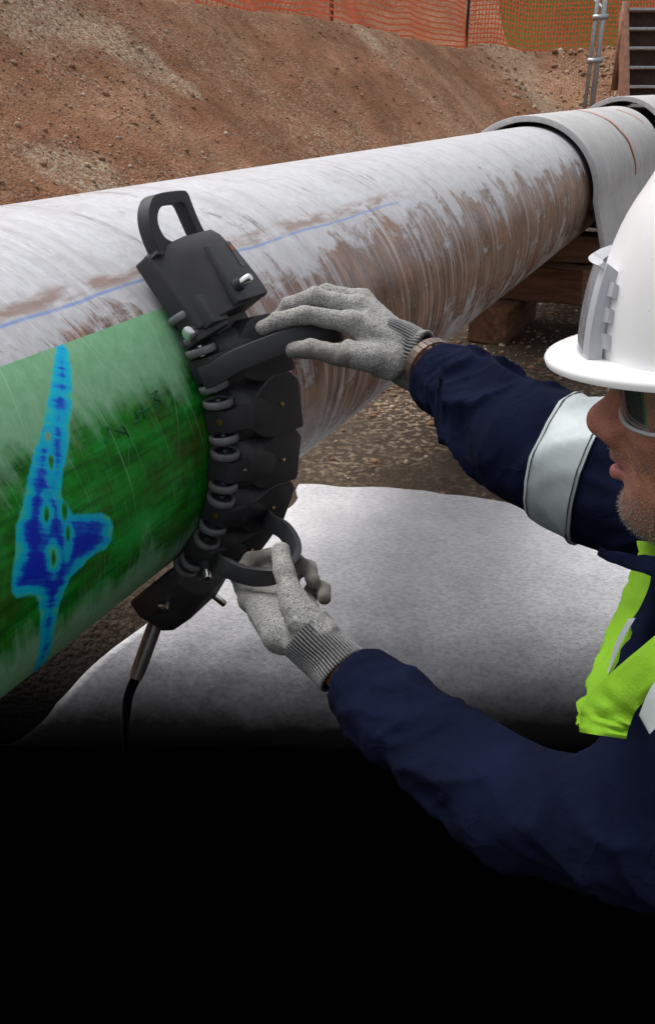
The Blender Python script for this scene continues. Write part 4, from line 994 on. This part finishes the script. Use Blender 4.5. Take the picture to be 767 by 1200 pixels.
J.cone(NECK-.05*UP, SH_R, .07, .078, .05); J.cone(SH_R, EL_R, .078, .068, .03, fold=folds(2.1, .0075, 2.2))
J.cone(EL_R, CUF_R+.02*unit(WR_R-EL_R), .068, .0470, .015, fold=folds(5.5, .0095, 3.6))
J.cone(NECK-.05*UP, SH_L, .07, .076, .05); J.cone(SH_L, EL_L, .068, .054, .03, fold=folds(3.3, .0075, 2.2)); J.cone(EL_L, CUF_L+.02*unit(WR_L-EL_L), .054, .0465, .015, fold=folds(7.5, .008, 3.2))
for el, wr, cu in ((EL_R, WR_R, CUF_R), (EL_L, WR_L, CUF_L)):
    a = unit(wr-el); i, X, Y, Z = J.sub(cu-.09, cu+.09, 0)
    d_ = ((X-cu[0])*a[0]+(Y-cu[1])*a[1]+(Z-cu[2])*a[2]).astype(np.float32)
    J.f[i] = np.maximum(J.f[i], d_-.016)                                       # cut the sleeve square
    J.cone(cu-a*.004, cu+a*.06, .0355, .0355, 0, 's')                             # hollow cuff
J.cone(U(815, 690, .75), U(800, 905, .685), .056, .062, .03, fold=folds(6.1, .004, 2.0))
J.cone(NECK-.02*VU+.01*FW, Hd(-.02, 0, -.06), .062, .075, 0, 's')
jf = J.f.copy()
me_, _ = J.mesh('jacket', 1)
m = NT('navy_cotton'); c = m.coord(); n = m.noise(c, 14, 5); w_ = m.noise(c, 600, 2)
cr = m.math('POWER', m.math('SUBTRACT', 1.0, m.math('ABSOLUTE', m.math('MULTIPLY', m.math('SUBTRACT', m.noise(c, 16, 3, .5, .6), .5), 5.0)), True), 4.0)
m.bump(m.math('ADD', m.math('MULTIPLY', w_, .5), m.math('ADD', m.math('MULTIPLY', m.noise(c, 60, 5), 1.2), m.math('MULTIPLY', cr, .8))), .45, .0022); M['navy'] = m.set(color=m.ramp(n, [(.3, (.0024, .0040, .0135)), (.7, (.0052, .0080, .0270))]), rough=.95, spec=.08)
link('jacket', me_, M['navy'], man)
m = NT('reflective_tape'); c = m.coord(); n = m.noise(c, 400, 2); m.bump(n, .2, .0006); M['tape'] = m.set(color=m.ramp(m.noise(c, 25, 4), [(.3, (.32, .36, .37)), (.7, (.42, .46, .47))]), rough=.55, spec=.5, metal=.15)
def jac(p):
    i = np.clip((p-np.array([gx[0], gy[0], gz[0]]))/.0038, 0, np.array(jf.shape)-1.001); k_ = i.astype(int); f_ = i-k_
    out = 0
    for a in (0, 1):
        for b in (0, 1):
            for c in (0, 1): out += jf[k_[0]+a, k_[1]+b, k_[2]+c]*(f_[0] if a else 1-f_[0])*(f_[1] if b else 1-f_[1])*(f_[2] if c else 1-f_[2])
    return out
def band_on_sleeve(name, A_, B_, t0, t1, skew, mat, parent, off=.003, na=64, nt_=8):
    ax = unit(B_-A_); e1 = unit(np.cross(ax, UP)); e2 = np.cross(ax, e1); g = []
    for i in range(nt_+1):
        row = []
        for j in range(na):
            w = 2*math.pi*j/na; d_ = math.cos(w)*e1+math.sin(w)*e2; p0 = A_+(B_-A_)*(t0+(t1-t0)*i/nt_)+ax*skew*math.cos(w+.6)
            r = .16
            for q in range(80):
                if jac(p0+d_*(r-.0015)) < 0: break
                r -= .0015
            row.append((p0, d_, r))
        g.append(row)
    rr = np.array([[c_[2] for c_ in row] for row in g]); rr = np.maximum(rr, .25*(np.roll(rr, 1, 1)+np.roll(rr, -1, 1))+.5*rr)
    outer_ = [[g[i][j][0]+g[i][j][1]*(rr[i, j]+off*(1 if 0 < i < nt_ else .6)) for j in range(na)] for i in range(nt_+1)]
    inner_ = [[g[i][j][0]+g[i][j][1]*(rr[i, j]-.004) for j in range(na)] for i in range(nt_, -1, -1)]
    return MB().loft(outer_+inner_+[outer_[0]], cap=False).build(name, mat, parent, True)
band_ = band_on_sleeve('sleeve_band', SH_R, EL_R, .66, .88, .006, M['tape'], man)
M['thread'] = simple('grey_thread', (.10, .11, .115), .9)
for t_ in (.674, .866): band_on_sleeve('stitch_line', SH_R, EL_R, t_-.0024, t_+.0024, .006, M['thread'], band_, .0040, 64, 2)
TRf = Field(axis_grid(.1, 1.0, .009), axis_grid(-.02, .8, .009), axis_grid(-.02, .7, .009))
for hp_, kn, ft in ((HP_R, KN_R, FT_R), (HP_L, KN_L, FT_L)):
    TRf.cone(PEL+V3(.01, 0, .04), hp_, .14, .11, .03); TRf.cone(hp_, kn, .10, .072, .03, fold=folds(1.7, .006, 3)); TRf.cone(kn, ft, .070, .058, .02, fold=folds(4.7, .005, 4))
link('trousers', TRf.mesh('trousers', 1)[0], M['navy'], man)
M['boot'] = simple('black_boot', (.02, .018, .016), .5)
for ft, kn in ((FT_R, KN_R), (FT_L, KN_L)):
    Bt = Field(axis_grid(ft[0]-.2, ft[0]+.3, .007), axis_grid(ft[1]-.2, ft[1]+.2, .007), axis_grid(-.02, .2, .007)); a = unit(ft-kn); a[2] = 0
    Bt.cone(ft-a*.03, ft+a*.05, .062, .055, 0); Bt.cone(ft+a*.05, ft+a*.12+V3(0, 0, -.015), .052, .044, .02); Bt.cone(ft+a*.07+V3(0, 0, -.02), ft+a*.16+V3(0, 0, -.028), .042, .036, .02)
    link('boot', Bt.mesh('boot', 1)[0], M['boot'], man)
# --- collar flap
def sheet(rows, th_, name, mat, parent, nvec):
    nr2, nc2 = len(rows), len(rows[0]); flat = [np.asarray(p, float) for r in rows for p in r]; back = [p+np.asarray(nvec)*th_ for p in flat]; N = len(flat); fs = []
    for i in range(nr2-1):
        for j in range(nc2-1): a = i*nc2+j; fs += [(a, a+1, a+nc2+1, a+nc2), (N+a, N+a+nc2, N+a+nc2+1, N+a+1)]
    per = [(0, j) for j in range(nc2)]+[(i, nc2-1) for i in range(1, nr2)]+[(nr2-1, j) for j in range(nc2-2, -1, -1)]+[(i, 0) for i in range(nr2-2, 0, -1)]
    for a, b in zip(per, per[1:]+per[:1]): ia, ib = a[0]*nc2+a[1], b[0]*nc2+b[1]; fs.append((ia, ib, N+ib, N+ia))
    return shade_auto(MB().add(flat+back, fs).build(name, mat, parent), 60)
def ribbon(edge_a, edge_b, n, k_, bow=0.0, bowdir=None):
    A, Bq = spline(edge_a, n), spline(edge_b, n); rows_ = []
    for z_, (p, q) in enumerate(zip(A, Bq)): rows_.append([p+(q-p)*i/k_+(bowdir*(bow*math.sin(math.pi*i/k_)+.7*bow*float(vnoise(z_*.45+11, i*.6, 2.7))) if bowdir is not None else 0) for i in range(k_+1)])
    return rows_
sheet(ribbon([U(700, 646, .66), U(735, 650, .645), U(775, 652, .625), U(830, 640, .60)], [U(701, 649, .66), U(735, 663, .638), U(775, 674, .61), U(830, 690, .575)], 6, 6, .004, UP), .003, 'collar', M['navy'], man, V3(0, .3, -1))
# --- hi-vis vest: two front panels hanging open from the shoulders
m = NT('hi_vis_fabric'); c = m.coord(); w_ = m.voro(c, 520); n = m.noise(c, 12, 4)
m.bump(m.math('ADD', m.math('MULTIPLY', w_, .5), m.math('MULTIPLY', m.noise(c, 60, 4), 1.0)), .3, .0015); M['hivis'] = m.set(color=m.ramp(n, [(.3, (.14, .30, .012)), (.7, (.21, .42, .02))]), rough=.8, spec=.2)
vest = sheet(ribbon([U(752, 636, .72), U(742, 668, .70), U(724, 715, .68), U(707, 760, .66), U(692, 800, .64), U(680, 832, .625), U(678, 852, .62)],
                    [U(766, 636, .70), U(763, 682, .675), U(748, 720, .655), U(728, 762, .64), U(708, 798, .625), U(702, 832, .612), U(702, 852, .61)], 6, 8, .006, -H_AX), .0025, 'vest', M['hivis'], man, V3(.3, .6, -.2))
v2 = sheet(ribbon([U(840, 690, .555), U(790, 728, .575), U(767, 745, .585), U(735, 772, .60), U(706, 797, .612), U(684, 822, .618), U(679, 840, .617), U(678, 858, .612)],
                  [U(880, 760, .50), U(830, 775, .53), U(795, 790, .55), U(768, 808, .565), U(745, 832, .58), U(738, 848, .588), U(735, 856, .589), U(733, 866, .588)], 6, 8, .006, V3(-.3, -.6, .5)), .0025, 'vest_panel', M['hivis'], vest, V3(.3, .6, -.2))
sheet(ribbon([U(744, 724, .652), U(728, 752, .64), U(713, 788, .628)], [U(736, 725, .652), U(722, 750, .64), U(711, 788, .628)], 5, 2), .0015, 'vest_tape', M['tape'], vest, V3(-.4, -.7, .3))
sheet(ribbon([U(792, 782, .548), U(768, 798, .562), U(757, 815, .568), U(748, 838, .576)], [U(830, 812, .52), U(795, 828, .54), U(775, 845, .55), U(760, 860, .56)], 5, 4), .002, 'vest_tape', M['tape'], vest, V3(-.2, -.7, .5))

# --- gloves
m = NT('grey_knit'); c = m.coord(); v = m.voro(c, 620); n = m.noise(c, 500, 3, .7); n2 = m.noise(c, 25, 4); palm = m.attr('palm')
col = m.ramp(n, [(.36, (.12, .12, .118)), (.5, (.30, .298, .285)), (.64, (.47, .465, .445))]); col = m.mix(m.ramp(n2, [(.45, 0), (.75, .35)]), col, (.20, .17, .14))
col = m.mix(palm, col, m.ramp(n2, [(.3, (.11, .10, .09)), (.7, (.22, .20, .175))]))
m.bump(m.math('ADD', v, n), .5, .0012); M['knit'] = m.set(color=col, rough=.92, spec=.15, sheen=.1)
def bone(F_, pts, rads, k_=.006):
    for a, b, ra, rb in zip(pts[:-1], pts[1:], rads[:-1], rads[1:]): F_.cone(a, b, ra, rb, k_)
def make_glove(name, palm_prims, fingers, lo, hi, palmtest, label):
    F_ = Field(*[axis_grid(l, h, .0016) for l, h in zip(lo, hi)])
    for a, b, ra, rb, k_ in palm_prims: F_.cone(a, b, ra, rb, k_)
    for pts, rads in fingers:
        S = Field(F_.x, F_.y, F_.z); bone(S, pts, rads, .004)
        d = S.f; f = F_.f; kk = .007; h = np.maximum(kk-np.abs(f-d), 0)/kk; F_.f = np.minimum(f, d)-h*h*kk*.25
    me, pos = F_.mesh(name, 1)
    # cloth creases
    nn = np.zeros(len(pos)*3, np.float32); me.vertices.foreach_get('normal', nn); nn = nn.reshape(-1, 3)
    pos = pos+nn*(.0011*fbm(pos[:, 0]*70, pos[:, 1]*70, pos[:, 2]*70, 3))[:, None]
    me.vertices.foreach_set('co', pos.astype(np.float32).ravel()); me.update()
    a_ = me.attributes.new('palm', 'FLOAT', 'POINT'); a_.data.foreach_set('value', np.clip(palmtest(pos), 0, 1).astype(np.float32))
    o = link(name, me, M['knit'], man); o['label'] = label; return o
def bbox(pts, m_): p = np.array(pts); return p.min(0)-m_, p.max(0)+m_
# right hand, palm down, pinching the upper grip
W = WR_R; C0 = U(470, 412, 1.195)
mi_, mm_, mr_, ml_ = U(412, 378, 1.165), U(418, 360, 1.19), U(424, 352, 1.215), U(430, 358, 1.245)
pp = [(C0, mi_, .027, .0165, .012), (C0, mm_, .029, .0165, .012), (C0, mr_, .028, .016, .012), (C0, ml_, .026, .015, .012), (U(455, 425, 1.175), U(408, 412, 1.15), .024, .0155, .014)]
fg = [([mi_, U(356, 369, 1.15), U(325, 376, 1.155), U(308, 384, 1.16)], [.0145, .0125, .0115, .0100]),
      ([mm_, U(368, 347, 1.18), U(338, 358, 1.19), U(326, 372, 1.20)], [.0145, .0120, .0110, .0095]),
      ([mr_, U(382, 343, 1.215), U(352, 358, 1.23), U(346, 376, 1.24)], [.0140, .0118, .0108, .0094]),
      ([ml_, U(398, 352, 1.25), U(376, 366, 1.262), U(370, 382, 1.265)], [.0125, .0108, .0098, .0088]),
      ([U(432, 420, 1.155), U(398, 416, 1.14), U(364, 408, 1.145), U(343, 411, 1.155)], [.0175, .0140, .0130, .0110])]
allp = [p for f_ in fg for p in f_[0]]+[C0, W]
lo, hi = bbox(allp, .04)
make_glove('glove', pp, fg, lo, hi, lambda p: (np.clip((P0[2]-.0+.0-p[:, 2])*0, 0, 1)+np.clip((.905-p[:, 2])/.02, 0, 1)*(p[:, 0] < .03)*.9), 'right glove pinching the upper grip')
# left hand, gripping the lower strap from below
C1 = U(365, 752, 1.062)
li, lm, lr, ll = U(293, 702, 1.155), U(314, 694, 1.17), U(336, 694, 1.17), U(357, 708, 1.15)
pp = [(C1, li, .029, .0165, .012), (C1, lm, .029, .0165, .012), (C1, lr, .028, .016, .012), (C1, ll, .027, .015, .012), (U(372, 745, 1.04), U(345, 708, 1.045), .026, .018, .014), (U(330, 742, 1.085), U(306, 716, 1.12), .027, .018, .012)]
fg = [([li, U(281, 676, 1.18), U(294, 656, 1.195), U(318, 650, 1.19)], [.0145, .0130, .0115, .0100]),
      ([lm, U(314, 664, 1.20), U(340, 652, 1.20), U(353, 662, 1.165)], [.0145, .0125, .0112, .0100]),
      ([lr, U(344, 668, 1.19), U(362, 666, 1.18), U(367, 681, 1.145)], [.0140, .0122, .0112, .0100]),
      ([ll, U(366, 692, 1.17), U(378, 690, 1.16), U(380, 700, 1.135)], [.0125, .0110, .0100, .0088]),
      ([U(352, 725, 1.04), U(341, 698, 1.048), U(332, 668, 1.062), U(329, 646, 1.085)], [.0190, .0150, .0130, .0115])]
allp = [p for f_ in fg for p in f_[0]]+[C1]
lo, hi = bbox(allp, .04)
tipc = [U(353, 661, 1.155), U(367, 681, 1.145), U(300, 655, 1.18), U(380, 700, 1.135)]
make_glove('glove', pp, fg, lo, hi, lambda p: sum(np.clip(1.6-np.linalg.norm(p-t_, axis=1)/.018, 0, 1) for t_ in tipc), 'left glove with the thumb over the lower strap')
# ribbed cuffs
m = NT('ribbed_cuff'); rb = m.attr('rib'); n = m.noise(m.coord(), 500, 2)
M['cuff'] = m.set(color=m.mix(rb, m.ramp(n, [(.35, (.012, .012, .013)), (.65, (.03, .03, .032))]), m.ramp(n, [(.35, (.20, .20, .20)), (.65, (.36, .36, .355))])), rough=.95, spec=.1)
m.bump(n, .3, .0008)
def cuff(pts, rads, flat, nrib=52, name='glove_cuff'):
    pts = spline(pts, 6); rr = [np.array(r) for r in spline([np.array([r]) for r in rads], 6)]; n = nrib*4; mb = MB(); rings = []; rib = []
    a = None
    for i, p in enumerate(pts):
        t = unit(pts[min(i+1, len(pts)-1)]-pts[max(i-1, 0)])
        if a is None: a = unit(flat-(flat@t)*t)
        a = unit(a-(a@t)*t); b = np.cross(t, a); ring = []
        for j in range(n):
            w = 2*math.pi*j/n; s = .5+.5*math.cos(w*nrib); R_ = rr[i][0]+.0016*(s-.5)*2+.001*math.sin(3*w+i*.35)
            ring.append(p+R_*(1.12*math.cos(w)*a+.90*math.sin(w)*b)); rib.append(smooth01((s-.35)/.4))
        rings.append(ring)
    inner_ = [[p+(q-p)*.86 for q in r] for p, r in zip(pts, rings)]
    allr = rings+inner_[::-1]; rib = rib+[0]*(len(inner_)*n); mb.loft(allr, cap=False)
    me = mesh_of(name, mb.v, mb.f); a_ = me.attributes.new('rib', 'FLOAT', 'POINT'); a_.data.foreach_set('value', np.array(rib, np.float32))
    return link(name, me, M['cuff'], man, True)
cuff([U(448, 406, 1.20), U(466, 412, 1.197), U(482, 420, 1.192), U(494, 424, 1.185)], [.0375, .0365, .0370, .0385], UP)
cuff([U(357, 742, 1.055), U(372, 757, 1.05), U(388, 772, 1.043), U(402, 787, 1.035)], [.0400, .0375, .0365, .0385], unit(V3(-.7, .3, .6)))
# --- wristwatch on the right wrist
aw = unit(WR_R-EL_R); wc = U(505, 430, 1.172); 
wt = []
for j in range(28):
    w = 2*math.pi*j/28; a = unit(np.cross(aw, V3(1, 0, 0))); b = np.cross(aw, a); wt.append((wc+.0375*(math.cos(w)*a+math.sin(w)*b), math.cos(w)*a+math.sin(w)*b))
M['watch'] = simple('brown_steel_strap', (.16, .12, .10), .35, .6, .2, 60)
wband = None
for j, (p, nn) in enumerate(wt):
    mb = MB().box(p, [aw, np.cross(aw, nn), nn], (.0085, .0040, .0016))
    if wband is None: wband = mb.build('wristwatch', M['watch'], man, False, .0006)
    else: mb.build('strap_piece', M['watch'], wband, False, .0006)
# --- a few single stones one can point at
def rock(x, y, size, label, mat='gravel'):
    p = G(x, y); bm = bmesh.new(); bmesh.ops.create_icosphere(bm, subdivisions=3, radius=size)
    for v in bm.verts:
        n = float(fbm(v.co.x*30+x, v.co.y*30, v.co.z*30, 3)); v.co *= 1+.28*n; v.co.z *= .7
    me = bpy.data.meshes.new('stone'); bm.to_mesh(me); bm.free(); o = link('stone', me, M['rock'], None, True); o.location = (p[0], p[1], ground_z(p[0], p[1])+size*.3); tag(o, label, 'stone', 'stones on the trench floor')
M['rock'] = simple('tan_stone', (.30, .17, .09), .95, 0, .3, 60, .6, .003)
rock(577, 592, .021, 'tan stone at the far edge of the white sheet below the sleeve')
rock(518, 578, .011, 'small reddish stone by the sheet edge left of the tan stone')
rock(505, 497, .017, 'brown stone on bare earth below the raised forearm')
rock(438, 540, .012, 'small stone on the bare earth just above the white sheet')
